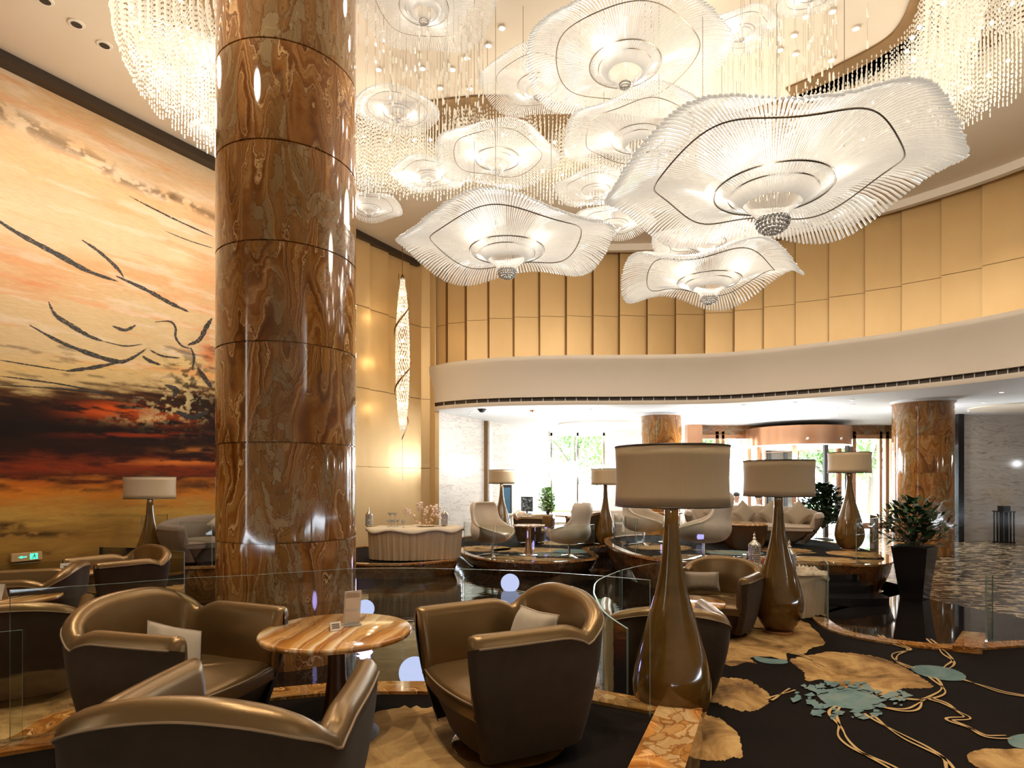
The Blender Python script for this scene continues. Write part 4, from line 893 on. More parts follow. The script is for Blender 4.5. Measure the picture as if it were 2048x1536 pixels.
dup(e1, 'cream egg chair seen from its side, right of the small copper legged table', (1.14, 12.0, FE), R(158))
dup(e1, 'cream egg chair under the left half of the largest lamp shade', (2.62, 11.9, FS), R(-38))
dup(e1, 'cream egg chair showing its back under the right half of the largest shade', (3.12, 9.78, FS), R(162))

# tall lamps
def lamp(label, x, y, z, sc=1.0, zs=1.0):
    l = thing('floor_lamp', label, 'floor lamp', (x, y, z), 0, 'tall amber floor lamps')
    l.scale = (sc, sc, sc * zs)
    mb = MB(); mb.lathe([(.10, .03), (.145, .05), (.19, .11), (.225, .19), (.242, .27), (.243, .34), (.232, .42), (.21, .52), (.172, .66), (.135, .79), (.10, .92), (.074, 1.05), (.057, 1.18), (.047, 1.32), (.042, 1.48)], 64); mb.build('body', M['lampbody'], l, angle=180)
    mb = MB(); mb.lathe([(.01, 0), (.155, 0), (.16, .012), (.155, .032), (.12, .045), (.01, .045)], 48); mb.build('foot', M['copper'], l)
    mb = MB(); n = 64
    mb.grid([[((.352 - .006 * math.sin(PI * j / 6)) * math.cos(2 * PI * i / n), (.352 - .006 * math.sin(PI * j / 6)) * math.sin(2 * PI * i / n), 1.47 + .375 * j / 6) for i in range(n)] for j in range(7)], 0, True)
    mb.build('lamp_shade', M['shade'], l, solid=.004)
    for zz in (1.468, 1.847): mb = MB(); mb.tube([(.353 * math.cos(2 * PI * i / n), .353 * math.sin(2 * PI * i / n), zz) for i in range(n)], .0055, 6, 0, True); mb.build('shade_rim', M['trim'], l)
    mb = MB()
    for k in range(3): q = 2 * PI * k / 3 + .5; mb.tube([(0, 0, 1.62), (.35 * math.cos(q), .35 * math.sin(q), 1.845)], .004, 5)
    mb.tube([(0, 0, 1.45), (0, 0, 1.65)], .012, 8); mb.build('spider', M['chrome'], l)
    mb = MB(); mb.lathe([(.02, 1.46), (.05, 1.462), (.05, 1.475), (.02, 1.48)], 24); mb.build('collar', M['chrome'], l)
    return l
def lamp_at(label, px_, w_, z, zs=1.0, Y=None):
    u = (px_ - 1024) / F; st_ = math.sqrt(1 + u * u); Y = Y or .704 * F * st_ / w_; return lamp(label, u * Y, Y, z, 1.0, zs)
L0 = lamp_at('nearest tall amber lamp with the largest drum shade', 1343, 229, FR, .985)
def lampd(label, px_, w_, z, zs=1.0):
    u = (px_ - 1024) / F; Y = .704 * F * math.sqrt(1 + u * u) / w_; return dup(L0, label, (u * Y, Y, z), 0, scale=(1, 1, zs))
lampd('second tall amber lamp standing on the gold carpet flower', 1557, 145, FR, .985)
lampd('tall amber lamp on the corner of the raised right platform', 1699, 89, FS, .96)
lampd('tall amber lamp in front of the mural, left of the big column', 300, 107, FL, .88)
lampd('far amber lamp behind the left egg chair', 1003, 52.5, FE, .98)
dup(L0, 'far amber lamp half hidden behind the largest lamp shade', ((1211 - 1024) / F * 13.9, 13.9, FE), 0, scale=(.95, .95, .97))
mb = MB(); a_ = G(1522, 1256, FR + .012); mb.tube([(a_[0] + .08, a_[1], FR + .012), (a_[0] - .05, a_[1] - .02, FR + .012), (a_[0] - .16, a_[1] + .06, FR + .02), (a_[0] - .2, a_[1] + .2, FR + .012), (a_[0] - .35, a_[1] + .1, FR + .012)], .006, 6)
tag(mb.build('power_cable', M['black']), 'black power cable on the carpet beside the second lamp foot', 'cable')

# glowing globes floating on the pool
gl = None
for lab, px_, py_, rp in [('glowing white globe floating far out on the pool', 1020, 1166, 18.5), ('glowing white globe just behind the acrylic menu stand', 730, 1218, 18.5), ('largest glowing white globe right beside the front onyx table', 829, 1345, 31)]:
    r = .14; Y = r * F / rp; x = PX(px_, Y); z = EYE - (py_ - HZ) / F * Y
    z = max(z, POOL + r * .8)
    Y2 = (EYE - (POOL + r * .85)) * F / (py_ - HZ)
    mb = MB(); r2 = rp / F * Y2; mb.sphere((0, 0, 0), r2, 40); o = mb.build('glow_globe', M['ball']); o.location = (PX(px_, Y2), Y2, POOL + r * .85)
    tag(o, lab, 'globe light', 'globes on the pool')
    add_light('globe_light', 'POINT', (PX(px_, Y2), Y2, POOL + .42), 5, (.45, .4, 1), .1)

# buffet tables
def buffet(name, label, cx, cy, z, rx, ry, h, rz, seed, top='cloth', skirt='skirt'):
    b = thing(name, label, 'buffet table', (cx, cy, z), rz)
    r = random.Random(seed); n = 900; amp_ = .05 if rx > .7 else .03; ph = [r.random() * 6 for _ in range(6)]
    def rad(a, t_):
        f = (.5 * math.sin(a * 46 + ph[0]) + .3 * math.sin(a * 29 + ph[1] + t_) + .25 * math.sin(a * 83 + ph[2])) * amp_ * (.25 + .75 * t_); return 1 - .06 * t_ + f
    rows = [[(rx * rad(2 * PI * i / n, t_) * math.cos(2 * PI * i / n), ry * rad(2 * PI * i / n, t_) * math.sin(2 * PI * i / n), h - .03 - t_ * (h - .035)) for i in range(n)] for t_ in np.linspace(0, 1, 9)]
    mb = MB(); mb.grid(rows, 0, True); mb.build('skirt', M[skirt], b, angle=180)
    mb = MB(); m_ = 120; rr = []
    for k_, zz in ((.01, 0), (.3, 0), (.6, 0), (.85, 0), (.97, .0), (1.03, -.012), (1.055, -.05), (1.05, -.065)):
        rr.append([(rx * k_ * math.cos(2 * PI * i / m_), ry * k_ * math.sin(2 * PI * i / m_), h + zz + (.022 * math.sin(2 * PI * i / m_ * 7 + ph[3]) * max(0, k_ - .8) / .2 * (1 if zz < 0 else .3))) for i in range(m_)])
    mb.grid(rr[::-1], 0, True); mb.build('tablecloth', M[top], b, angle=180); return b
BX, BY, BH = -1.87, 11.65, .60
buffet('buffet_table', 'left buffet table with a pleated gold skirt and cream cloth', BX, BY, FE + .02, .90, .50, BH, R(9), 3)
B2X, B2Y, B2H = 3.05, 7.25, .50
buffet('buffet_table', 'right buffet table with cream cloth behind the second tall lamp', B2X, B2Y, FR, .74, .33, B2H, R(3), 4, 'cloth', 'cloth')
# rumpled cloth heaped on the right table
def rumple(label, cx, cy, z, w, d, hgt, seed):
    mb = MB(); n = 46; rows = []
    for j in range(n + 1):
        v = -1 + 2 * j / n; r = []
        for i in range(n + 1):
            u = -1 + 2 * i / n; q = mnoise.noise(Vector((u * 2.2 + seed, v * 2.2, seed))) * .7 + abs(mnoise.noise(Vector((u * 5, v * 5 + seed, 2)))) * .8; e_ = max(0, 1 - max(abs(u), abs(v)) ** 6)
            ee = 1 + .12 * mnoise.noise(Vector((u * 3, v * 3, seed + 5)))
            r.append((u * w / 2 * ee, v * d / 2 * ee, .006 + hgt * (.25 + .9 * max(0, q)) * e_))
        rows.append(r)
    mb.grid(rows); o = mb.build('rumpled_cloth', M['cloth'], angle=180, solid=.004); o.location = (cx, cy, z); return tag(o, label, 'cloth')
rumple('cream cloth heaped under the glasses on the right buffet table', 2.80, 7.30, FR + B2H, .50, .46, .16, 3)
rumple('cream cloth crumpled at the right end of the right buffet table', 3.45, 7.12, FR + B2H, .44, .36, .11, 8)
# lidded lattice jars
def jar(label, x, y, z, s=1.0, m_='silver', g='lattice jars'):
    j = thing('lidded_jar', label, 'jar', (x, y, z), 0, g); j.scale = (s, s, s)
    mb = MB(); R_ = .075
    for k in range(14):
        q = 2 * PI * k / 14; mb.tube([(R_ * math.cos(q), R_ * math.sin(q), .03), (R_ * math.cos(q), R_ * math.sin(q), .27)], .0045, 5)
        for zz in np.linspace(.04, .26, 9): mb.sphere((R_ * math.cos(q + .22), R_ * math.sin(q + .22), zz), .009, 6)
    for zz in (.03, .15, .27): mb.tube([(R_ * math.cos(a), R_ * math.sin(a), zz) for a in np.linspace(0, 2 * PI, 28, endpoint=False)], .005, 5, 0, True)
    mb.build('lattice', M[m_], j, angle=50)
    mb = MB(); mb.lathe([(.06, .012), (.066, .03), (.066, .265), (.05, .28)], 24); mb.build('glass_body', M['clear'], j)
    mb = MB(); mb.lathe([(.01, 0), (.05, 0), (.055, .008), (.03, .016), (.078, .03)], 24); mb.build('foot', M[m_], j)
    mb = MB(); mb.lathe([(.080, .27), (.078, .285), (.05, .31), (.028, .335), (.016, .35), (.026, .365), (.014, .38), (.007, .40), (.016, .412), (.004, .44), (.001, .46)], 24); mb.build('lid', M[m_], j); return j
jar('silver lattice jar standing left on the left buffet table', PX(738, 11.7), 11.7, FE + .02 + BH, .86)
jar('clear lidded jar on the right end of the left buffet table', PX(889, 11.85), 11.85, FE + .02 + BH, .86)
jar('silver lattice jar right of the second lamp stem on the right buffet', PX(1579, 7.05), 7.05, FR + B2H, .92)
jar('silver lattice jar left of the second lamp stem on the right buffet', PX(1509, 7.5), 7.5, FR + B2H + .06, .90)
mb = MB(); mb.lathe([(.01, 0), (.10, 0), (.10, .06), (.01, .06)], 24); o = mb.build('jar_riser', M['cloth']); o.location = (PX(1509, 7.5), 7.5, FR + B2H); tag(o, 'cloth covered riser under the left lattice jar of the right buffet', 'riser')
def goblet(label, x, y, z, prof, m_='clear', g=None, name='glass'):
    mb = MB(); mb.lathe(prof, 24); o = mb.build(name, M[m_], angle=60); o.location = (x, y, z); return tag(o, label, 'glass', g)
cocktail = [(.001, 0), (.035, 0), (.035, .004), (.005, .01), (.005, .075), (.052, .135), (.050, .135), (.004, .08)]
zt = FE + .02 + BH; yy_ = 11.6
for k, px_ in enumerate((777, 783, 789, 795)):
    goblet('cocktail glass in the bottom row of the small glass pyramid', PX(px_, yy_ + (k % 2) * .12), yy_ + (k % 2) * .12, zt, cocktail, 'clear', 'cocktail glasses in the bottom row')
mb = MB()
for k, px_ in enumerate((780.5, 790)):
    goblet(('left' if k == 0 else 'right') + ' cocktail glass on top of the small glass pyramid', PX(px_, yy_ + .06), yy_ + .06, zt + .137, cocktail, 'clear')
wineg = [(.001, 0), (.03, 0), (.03, .003), (.004, .008), (.004, .06), (.03, .08), (.036, .11), (.030, .15), (.028, .15), (.034, .11), (.028, .083)]
goblet('single wine glass beside the driftwood on the left buffet table', PX(807, 11.45), 11.45, zt, wineg)
# driftwood coral with clear glass blobs on a plate
mb = MB(); mb.lathe([(.01, 0), (.13, 0), (.20, .018), (.20, .022), (.13, .008), (.01, .008)], 40); o = mb.build('plate', M['cloth']); o.location = (PX(853, 11.75), 11.75, zt); tag(o, 'pale plate under the branching driftwood on the left buffet', 'plate')
dw = thing('driftwood_centrepiece', 'branching orange driftwood hung with clear glass pieces on the left buffet', 'centrepiece', (PX(853, 11.75), 11.75, zt + .024))
rb = random.Random(12); mb = MB(); beads = MB()
def branch(p, d, l, r, dep):
    pts = [p]
    for k in range(4): d = (d + Vector((rb.uniform(-.5, .5), rb.uniform(-.4, .4), rb.uniform(-.3, .35)))).normalized(); p = p + d * l / 4; pts.append(p)
    mb.tube(pts, [r * (1 - .15 * i) for i in range(5)], 6)
    for q in pts[1:]: beads.sphere(q + Vector((rb.uniform(-.02, .02), rb.uniform(-.02, .02), rb.uniform(-.02, .03))), rb.uniform(.012, .028), 8)
    if dep:
        for _ in range(2): branch(pts[rb.randint(2, 4)], (d + Vector((rb.uniform(-.9, .9), rb.uniform(-.5, .5), rb.uniform(-.2, .5)))).normalized(), l * .72, r * .7, dep - 1)
branch(Vector((-.08, 0, 0)), Vector((-.55, 0, .6)), .26, .012, 3); branch(Vector((.05, 0, 0)), Vector((.35, .1, .8)), .26, .012, 3); branch(Vector((0, 0, 0)), Vector((.1, 0, 1)), .2, .01, 2)
mb.build('branches', mat('orange_driftwood', (.62, .30, .14), .6), dw); beads.build('glass_drops', M['drop'], dw)
# drinks on the right buffet
zt2 = FR + B2H + .075
goblet('red glass tumbler on the right buffet table', PX(1531, 7.2), 7.2, zt2 - .01, [(.001, 0), (.035, 0), (.045, .05), (.04, .11), (.03, .12)], 'red')
goblet('amber drink in a wine glass on the right buffet table', PX(1501, 7.15), 7.15, zt2 - .05, [(.001, 0), (.03, 0), (.005, .01), (.005, .05), (.04, .08), (.045, .11), (.035, .14)], 'amber')
goblet('small green bottle beside the left lattice jar', PX(1496, 7.55), 7.55, zt2 - .02, [(.001, 0), (.03, 0), (.035, .05), (.012, .09), (.01, .14), (.018, .15)], 'green', name='bottle')
goblet('short red drink at the left edge of the right buffet', PX(1483, 7.35), 7.35, zt2 - .03, [(.001, 0), (.03, 0), (.033, .06)], 'red')
goblet('clear tumbler before the second lamp stem on the right buffet', PX(1540, 7.02), 7.02, zt2 - .05, [(.001, 0), (.03, 0), (.036, .09)], 'clear')
goblet('clear glass beside the small green bottle on the right buffet', PX(1490, 7.45), 7.45, zt2 - .01, [(.001, 0), (.025, 0), (.004, .01), (.004, .06), (.03, .10), (.03, .13)], 'clear')

# ---- plants
def leaf(mb, p, d, l, w, m=0):
    d = d.normalized(); s_ = d.cross(Vector((0, 0, 1)));
    if s_.length < .1: s_ = Vector((1, 0, 0))
    s_.normalize(); up = s_.cross(d); mid = p + d * l * .5 + up * l * .06; tip = p + d * l - Vector((0, 0, l * .22))
    mb.add([p, p + d * l * .28 + s_ * w * .42, mid + s_ * w * .5, p + d * l * .8 + s_ * w * .22 - Vector((0, 0, l * .1)), tip, p + d * l * .8 - s_ * w * .22 - Vector((0, 0, l * .1)), mid - s_ * w * .5, p + d * l * .28 - s_ * w * .42, mid], [(0, 1, 8, 7), (1, 2, 8), (7, 8, 6), (2, 3, 8), (8, 5, 6), (3, 4, 5, 8)], m)
def plant(name, label, x, y, z, pot, mleaf, n, rr, h0, h1, ll, lw, mpot, seed, flat=.5):
    t_ = thing(name, label, 'potted plant', (x, y, z)); r = random.Random(seed)
    pot(t_); mb = MB(); st_ = MB(); fol = MB()
    for k in range(n):
        a = r.random() * 2 * PI; zz = h0 + (h1 - h0) * r.random(); fr = (zz - h0) / (h1 - h0); rad = rr * (.25 + .75 * r.random()) * (math.sin(PI * min(1, fr * .8 + .18)) ** .5)
        p = Vector((rad * math.cos(a), rad * math.sin(a), zz)); d = Vector((math.cos(a + r.uniform(-.5, .5)), math.sin(a + r.uniform(-.5, .5)), r.uniform(-.1, .9) * flat * 2))
        leaf(fol, p, d, ll * r.uniform(.7, 1.2), lw * r.uniform(.8, 1.2))
        if k % 7 == 0: st_.tube([(0, 0, h0 - .12), (p.x * .4, p.y * .4, (h0 + zz) / 2), tuple(p)], .006, 4)
    st_.build('stems', M['bark'], t_); fol.build('foliage', M[mleaf], t_, angle=180); return t_
def pot_square(t_):
    mb = MB(); mb.box((0, 0, .38), (.46, .46, .76), 0, R(38), .62); mb.build('planter', M['black'], t_, smooth=False, bevel=.006)
    mb = MB(); mb.box((0, 0, .765), (.40, .40, .01), 0, R(38)); mb.build('soil', M['soil'], t_, smooth=False)
px_, py_ = G(1829, 1197, FLOOR)
plant('potted_plant', 'dark leafed plant in a tall black tapered planter by the onyx column', px_, py_, FLOOR, pot_square, 'leaf', 330, .46, .80, 1.42, .20, .075, None, 5, .8)
def pot_round(t_):
    mb = MB(); mb.lathe([(.01, 0), (.17, 0), (.22, .35), (.23, .40), (.20, .40), (.19, .36), (.01, .36)], 32); mb.build('pot', M['blackm'], t_)
plant('potted_plant', 'bushy ficus between the curved sofa and the corner lamp', PX(1645, 13.6), 13.6, FLOOR, pot_round, 'leaf', 1200, .55, .75, 1.62, .17, .08, None, 6, .5)
def pot_brown(t_):
    mb = MB(); mb.lathe([(.01, 0), (.15, 0), (.20, .62), (.215, .64), (.20, .66), (.18, .62), (.01, .6)], 32); mb.build('pot', M['terracotta'], t_)
plant('potted_plant', 'bright green plant in a brown pot before the left window', PX(1096, 17.0), 17.0, FLOOR, pot_brown, 'leaf_light', 800, .30, .85, 1.52, .12, .05, None, 7, .5)
# desk with monitor, poster display
dk = thing('reception_desk', 'small pale desk carrying a monitor at the left marble wall', 'desk', (PX(1060, 17.3), 17.3, FLOOR))
mb = MB(); mb.box((0, 0, .74), (1.3, .55, .05)); mb.build('desktop', M['white'], dk, smooth=False)
for sx in (-.55, .55): mb = MB(); mb.box((sx, 0, .36), (.06, .5, .71)); mb.build('side_panel', M['white'], dk, smooth=False)
tv = thing('monitor', 'black monitor on the far desk showing a dark picture', 'monitor', (PX(1054, 17.2), 17.2, FLOOR + .765), R(-12))
mb = MB(); mb.box((0, 0, .29), (.34, .03, .42)); mb.build('casing', M['blackm'], tv, smooth=False, bevel=.004)
m = mat('screen_image', rough=.15); t = NT(m); t.color(t.ramp(t.noise(t.obj(), 14, 4).outputs[0], [(.42, (.02, .025, .03)), (.55, (.10, .12, .13)), (.65, (.45, .47, .47))]))
mb = MB(); mb.add([(-.15, -.017, .10), (.15, -.017, .10), (.15, -.017, .48), (-.15, -.017, .48)], [(0, 1, 2, 3)]); mb.build('screen', m, tv, smooth=False)
mb = MB(); mb.box((0, 0, .01), (.24, .18, .015)); mb.box((0, 0, .05), (.04, .03, .09)); mb.build('stand', M['blackm'], tv, smooth=False)
pd = thing('display_stand', 'tall dark framed display with a blue screen by the far lamp', 'display', (PX(1014, 17.9), 17.9, FLOOR), R(-20))
mb = MB(); mb.box((0, 0, .85), (.30, .07, 1.5)); mb.build('housing', M['blackm'], pd, smooth=False); mb = MB(); mb.box((0, 0, .05), (.45, .3, .1)); mb.build('foot', M['blackm'], pd, smooth=False)
mb = MB(); mb.add([(-.12, -.037, .55), (.12, -.037, .55), (.12, -.037, 1.52), (-.12, -.037, 1.52)], [(0, 1, 2, 3)]); mb.build('screen', mat('blue_screen', (.10, .22, .34), .15), pd, smooth=False)
ls = thing('lobby_sofa', 'pale blocky sofa far back before the left window', 'sofa', (PX(1215, 18.5), 18.5, FLOOR), R(180))
for nm, c_, d_ in (('seat', (0, 0, .22), (2.2, .8, .42)), ('backrest', (0, -.36, .5), (2.2, .16, .6)), ('arm', (-1.1, 0, .32), (.18, .8, .62)), ('arm', (1.1, 0, .32), (.18, .8, .62))):
    mb = MB(); mb.box(c_, d_); mb.build(nm, M['taupe'], ls, bevel=.04, smooth=True)
# lantern stand with dried twigs at the right wall
lx = PX(2008, 16.6)
sd = thing('lattice_stand', 'tall black barred stand at the grey striped wall', 'stand', (lx, 16.6, FLOOR))
mb = MB()
for i in range(4):
    for j in range(4):
        if i in (0, 3) or j in (0, 3): mb.box((-.15 + .1 * i, -.15 + .1 * j, .43), (.025, .025, .86))
mb.build('bars', M['black'], sd, smooth=False); mb = MB(); mb.box((0, 0, .87), (.36, .36, .03)); mb.box((0, 0, .02), (.36, .36, .03)); mb.build('plates', M['black'], sd, smooth=False)
vs_ = thing('twig_vase', 'black vase of dry curly twigs on the barred stand', 'vase', (lx, 16.6, FLOOR + .886))
mb = MB(); mb.box((0, 0, .07), (.2, .2, .14)); mb.build('vase', M['black'], vs_, smooth=False)
mb = MB()
for k in range(26):
    p = Vector((rb.uniform(-.05, .05), rb.uniform(-.05, .05), .12)); d = Vector((rb.uniform(-.5, .5), rb.uniform(-.4, .4), 1)); pts = [p]
    for q in range(7): d = (d + Vector((rb.uniform(-.7, .7), rb.uniform(-.7, .7), rb.uniform(-.2, .3)))).normalized(); p = p + d * .09; pts.append(p)
    mb.tube(pts, .005, 4)
mb.build('twigs', mat('dry_twigs', (.42, .33, .22), .8), vs_)
# second lattice shadow stand is not built; exit sign on the mural
ex_s, ex_z = wall_px(51, 1113); Ye = 8.2 + ex_s * .8684; exy = wall_pt(Ye, .03)
es = thing('exit_sign', 'green lit exit sign with arrow and running figure low on the mural', 'exit sign', (*exy, ex_z), math.atan2(WD.y, WD.x))
mb = MB(); mb.box((0, 0, 0), (.36, .05, .115)); mb.build('housing', M['gold'], es, smooth=False, bevel=.004)
mb = MB(); mb.add([(-.11, -.027, 0), (-.06, -.027, -.022), (-.06, -.027, -.009), (-.005, -.027, -.009), (-.005, -.027, .009), (-.06, -.027, .009), (-.06, -.027, .022)], [(0, 1, 2, 3, 4, 5, 6)]); mb.build('arrow', M['exit'], es, smooth=False)
mb = MB(); mb.add([(.03, -.027, -.042), (.125, -.027, -.042), (.125, -.027, .042), (.03, -.027, .042)], [(0, 1, 2, 3)]); pn = mb.build('pictogram', M['exit'], es, smooth=False)
mb = MB(); y_ = -.0285
mb.lathe([(.008, -.001), (.008, .001)], 12, (0, 0, 0)); mb.v = [(v[0] + .083, y_, v[1] + .028) for v in mb.v]
for q in ([(.07, -.0), (.078, .018), (.094, .014), (.088, -.005)], [(.07, 0), (.06, -.012), (.066, -.016), (.078, -.004)], [(.088, -.005), (.10, -.018), (.094, -.034), (.088, -.032), (.092, -.018), (.078, -.006)], [(.076, -.004), (.070, -.022), (.052, -.034), (.050, -.028), (.064, -.018)], [(.092, .014), (.108, .004), (.106, -.001), (.088, .006)]):
    mb.add([(x, y_, z_) for x, z_ in q], [tuple(range(len(q)))])
mb.build('running_figure', mat('sign_dark', (.01, .10, .06), .5), pn, smooth=False)

# ---- two seated guests far back
def person(label, x, y, z, rz, shirt):
    p = thing('person', label, 'person', (x, y, z), rz)
    me = bpy.data.meshes.new('body'); J = [((0, 0, .50), .13), ((0, 0, .72), .14), ((0, 0, .93), .15), ((0, 0, 1.03), .09), ((0, .01, 1.10), .055), ((0, .02, 1.19), .09), ((0, .02, 1.28), .085),
        ((.18, 0, .97), .06), ((.23, .02, .72), .048), ((.20, .22, .62), .038), ((.18, .30, .62), .03), ((-.18, 0, .97), .06), ((-.23, .02, .72), .048), ((-.20, .22, .62), .038), ((-.18, .30, .62), .03),
        ((.10, .10, .50), .09), ((.12, .48, .50), .07), ((.12, .48, .10), .05), ((.12, .58, .05), .04), ((-.10, .10, .50), .09), ((-.12, .48, .50), .07), ((-.12, .48, .10), .05), ((-.12, .58, .05), .04)]
    E = [(0, 1), (1, 2), (2, 3), (3, 4), (4, 5), (5, 6), (2, 7), (7, 8), (8, 9), (9, 10), (2, 11), (11, 12), (12, 13), (13, 14), (0, 15), (15, 16), (16, 17), (17, 18), (0, 19), (19, 20), (20, 21), (21, 22)]
    me.from_pydata([(a, b, c) for (a, b, c), _ in J], E, []); me.materials.append(M['skin']); o = bpy.data.objects.new('body', me); COL.objects.link(o); o.parent = p
    md = o.modifiers.new('skin', 'SKIN'); sv_ = me.skin_vertices[0].data
    for i, (_, r_) in enumerate(J): sv_[i].radius = (r_, r_ * .85); sv_[i].use_root = (i == 0)
    s2 = o.modifiers.new('sub', 'SUBSURF'); s2.levels = 2; s2.render_levels = 2; md.use_smooth_shade = True
    mb = MB(); mb.lathe([(.135, .50), (.15, .6), (.165, .8), (.19, .93), (.13, 1.02), (.07, 1.06)], 28, (0, 0, 0), 0, 1.12, .82); mb.build('shirt', shirt, p)
    for sx in (-1, 1): mb = MB(); mb.tube([(.15 * sx, 0, .98), (.20 * sx, .01, .88), (.23 * sx, .02, .76)], [.068, .066, .06], 12); mb.build('sleeve', shirt, p)
    for sx in (-1, 1): mb = MB(); mb.tube([(.10 * sx, .0, .50), (.12 * sx, .48, .50), (.12 * sx, .50, .42), (.12 * sx, .48, .12)], [.11, .085, .075, .06], 12); mb.build('trouser_leg', M['trousers'], p)
    mb = MB(); mb.sphere((0, -.005, 1.30), .098, 20, 0, (1, 1.05, .75)); mb.build('hair', M['hair'], p)
    mb = MB(); mb.sphere((0, .115, 1.22), .016, 8); mb.sphere((.095, .02, 1.22), .022, 8); mb.sphere((-.095, .02, 1.22), .022, 8); mb.build('nose_and_ears', M['skin'], p)
    mb = MB(); mb.sphere((.035, .098, 1.245), .012, 8); mb.sphere((-.035, .098, 1.245), .012, 8); mb.build('eyes', M['hair'], p)
    mb = MB(); mb.box((0, .103, 1.175), (.04, .01, .008)); mb.build('mouth', M['red'], p)
    return p
person('dark haired seated guest in pale shirt far behind the curved sofa, left one', PX(1473, 17.6), 17.6, FLOOR + .02, R(170), M['shirt'])
person('dark haired seated guest in pale shirt far behind the curved sofa, right one', PX(1516, 17.6), 17.6, FLOOR - .03, R(205), M['shirt'])
for lab, px_ in (('plain low bench seat under the left far guest', 1473), ('plain low bench seat under the right far guest', 1516)):
    b_ = thing('bench', lab, 'bench', (PX(px_, 17.6), 17.6, FLOOR)); mb = MB(); mb.box((0, 0, .35), (.56, .5, .10)); mb.build('seat', M['taupe'], b_, bevel=.01)
    for sx in (-.24, .24): mb = MB(); mb.box((sx, 0, .15), (.05, .45, .30)); mb.build('leg', M['darkwood'], b_, smooth=False)

# ---- outdoors
mb = MB(); mb.add([(-30, 23.2, FLOOR - .02), (60, 23.2, FLOOR - .02), (60, 90, FLOOR - .02), (-30, 90, FLOOR - .02)], [(0, 1, 2, 3)]); mb.add([(5, 20.5, FLOOR - .02), (22, 20.5, FLOOR - .02), (22, 23.2, FLOOR - .02), (5, 23.2, FLOOR - .02)], [(0, 1, 2, 3)])
struct(mb.build('ground', M['pave'], smooth=False))
mb = MB(); mb.box((15, 38, FLOOR + .05), (60, 9, .1)); struct(mb.build('lawn_strip', M['lawn'], smooth=False))
def tree(label, x, y, h, r, seed):
    t_ = thing('garden_tree', label, 'tree', (x, y, FLOOR), 0, 'trees in the garden'); rr = random.Random(seed)
    mb = MB(); mb.tube([(0, 0, 0), (.1, 0, h * .3), (-.05, .1, h * .55), (.1, 0, h * .8)], [.18, .15, .11, .05], 8)
    for k in range(5):
        a = rr.random() * 6; mb.tube([(0, 0, h * .35), (r * .4 * math.cos(a), r * .4 * math.sin(a), h * .55), (r * .8 * math.cos(a), r * .8 * math.sin(a), h * .7)], [.08, .06, .02], 6)
    mb.build('trunk', M['bark'], t_); fol = MB()
    cl = [(rr.uniform(-1, 1) * r * .7, rr.uniform(-1, 1) * r * .7, h * rr.uniform(.38, .95), r * rr.uniform(.3, .5)) for _ in range(12)]
    for k in range(2600):
        c_ = cl[k % 12]; d = Vector((rr.gauss(0, 1), rr.gauss(0, 1), rr.gauss(0, .8))).normalized(); p = Vector(c_[:3]) + d * c_[3] * rr.uniform(.6, 1.1)
        leaf(fol, p, d + Vector((0, 0, .2)), .26, .14)
    fol.build('crown', M['tree_leaf'], t_, angle=180)
for k, (x, y, h, r) in enumerate([(3.2, 31, 6.5, 2.4), (.4, 34, 7, 2.6), (8.5, 30, 5.5, 2.2), (11.5, 33, 6.5, 2.6), (15.2, 29, 5.5, 2.3), (18.5, 31, 6, 2.4), (5.8, 37, 7, 2.6)]):
    tree(['tree outside seen through the left lobby window', 'tree farther left outside the left lobby window', 'tree seen left of the revolving door', 'tree seen through the revolving door drum', 'tree seen in the copper framed glass right of the revolving door', 'tree outside hidden mostly behind the right onyx column', 'farthest tree between window and entrance'][k], x, y, h, r, k)
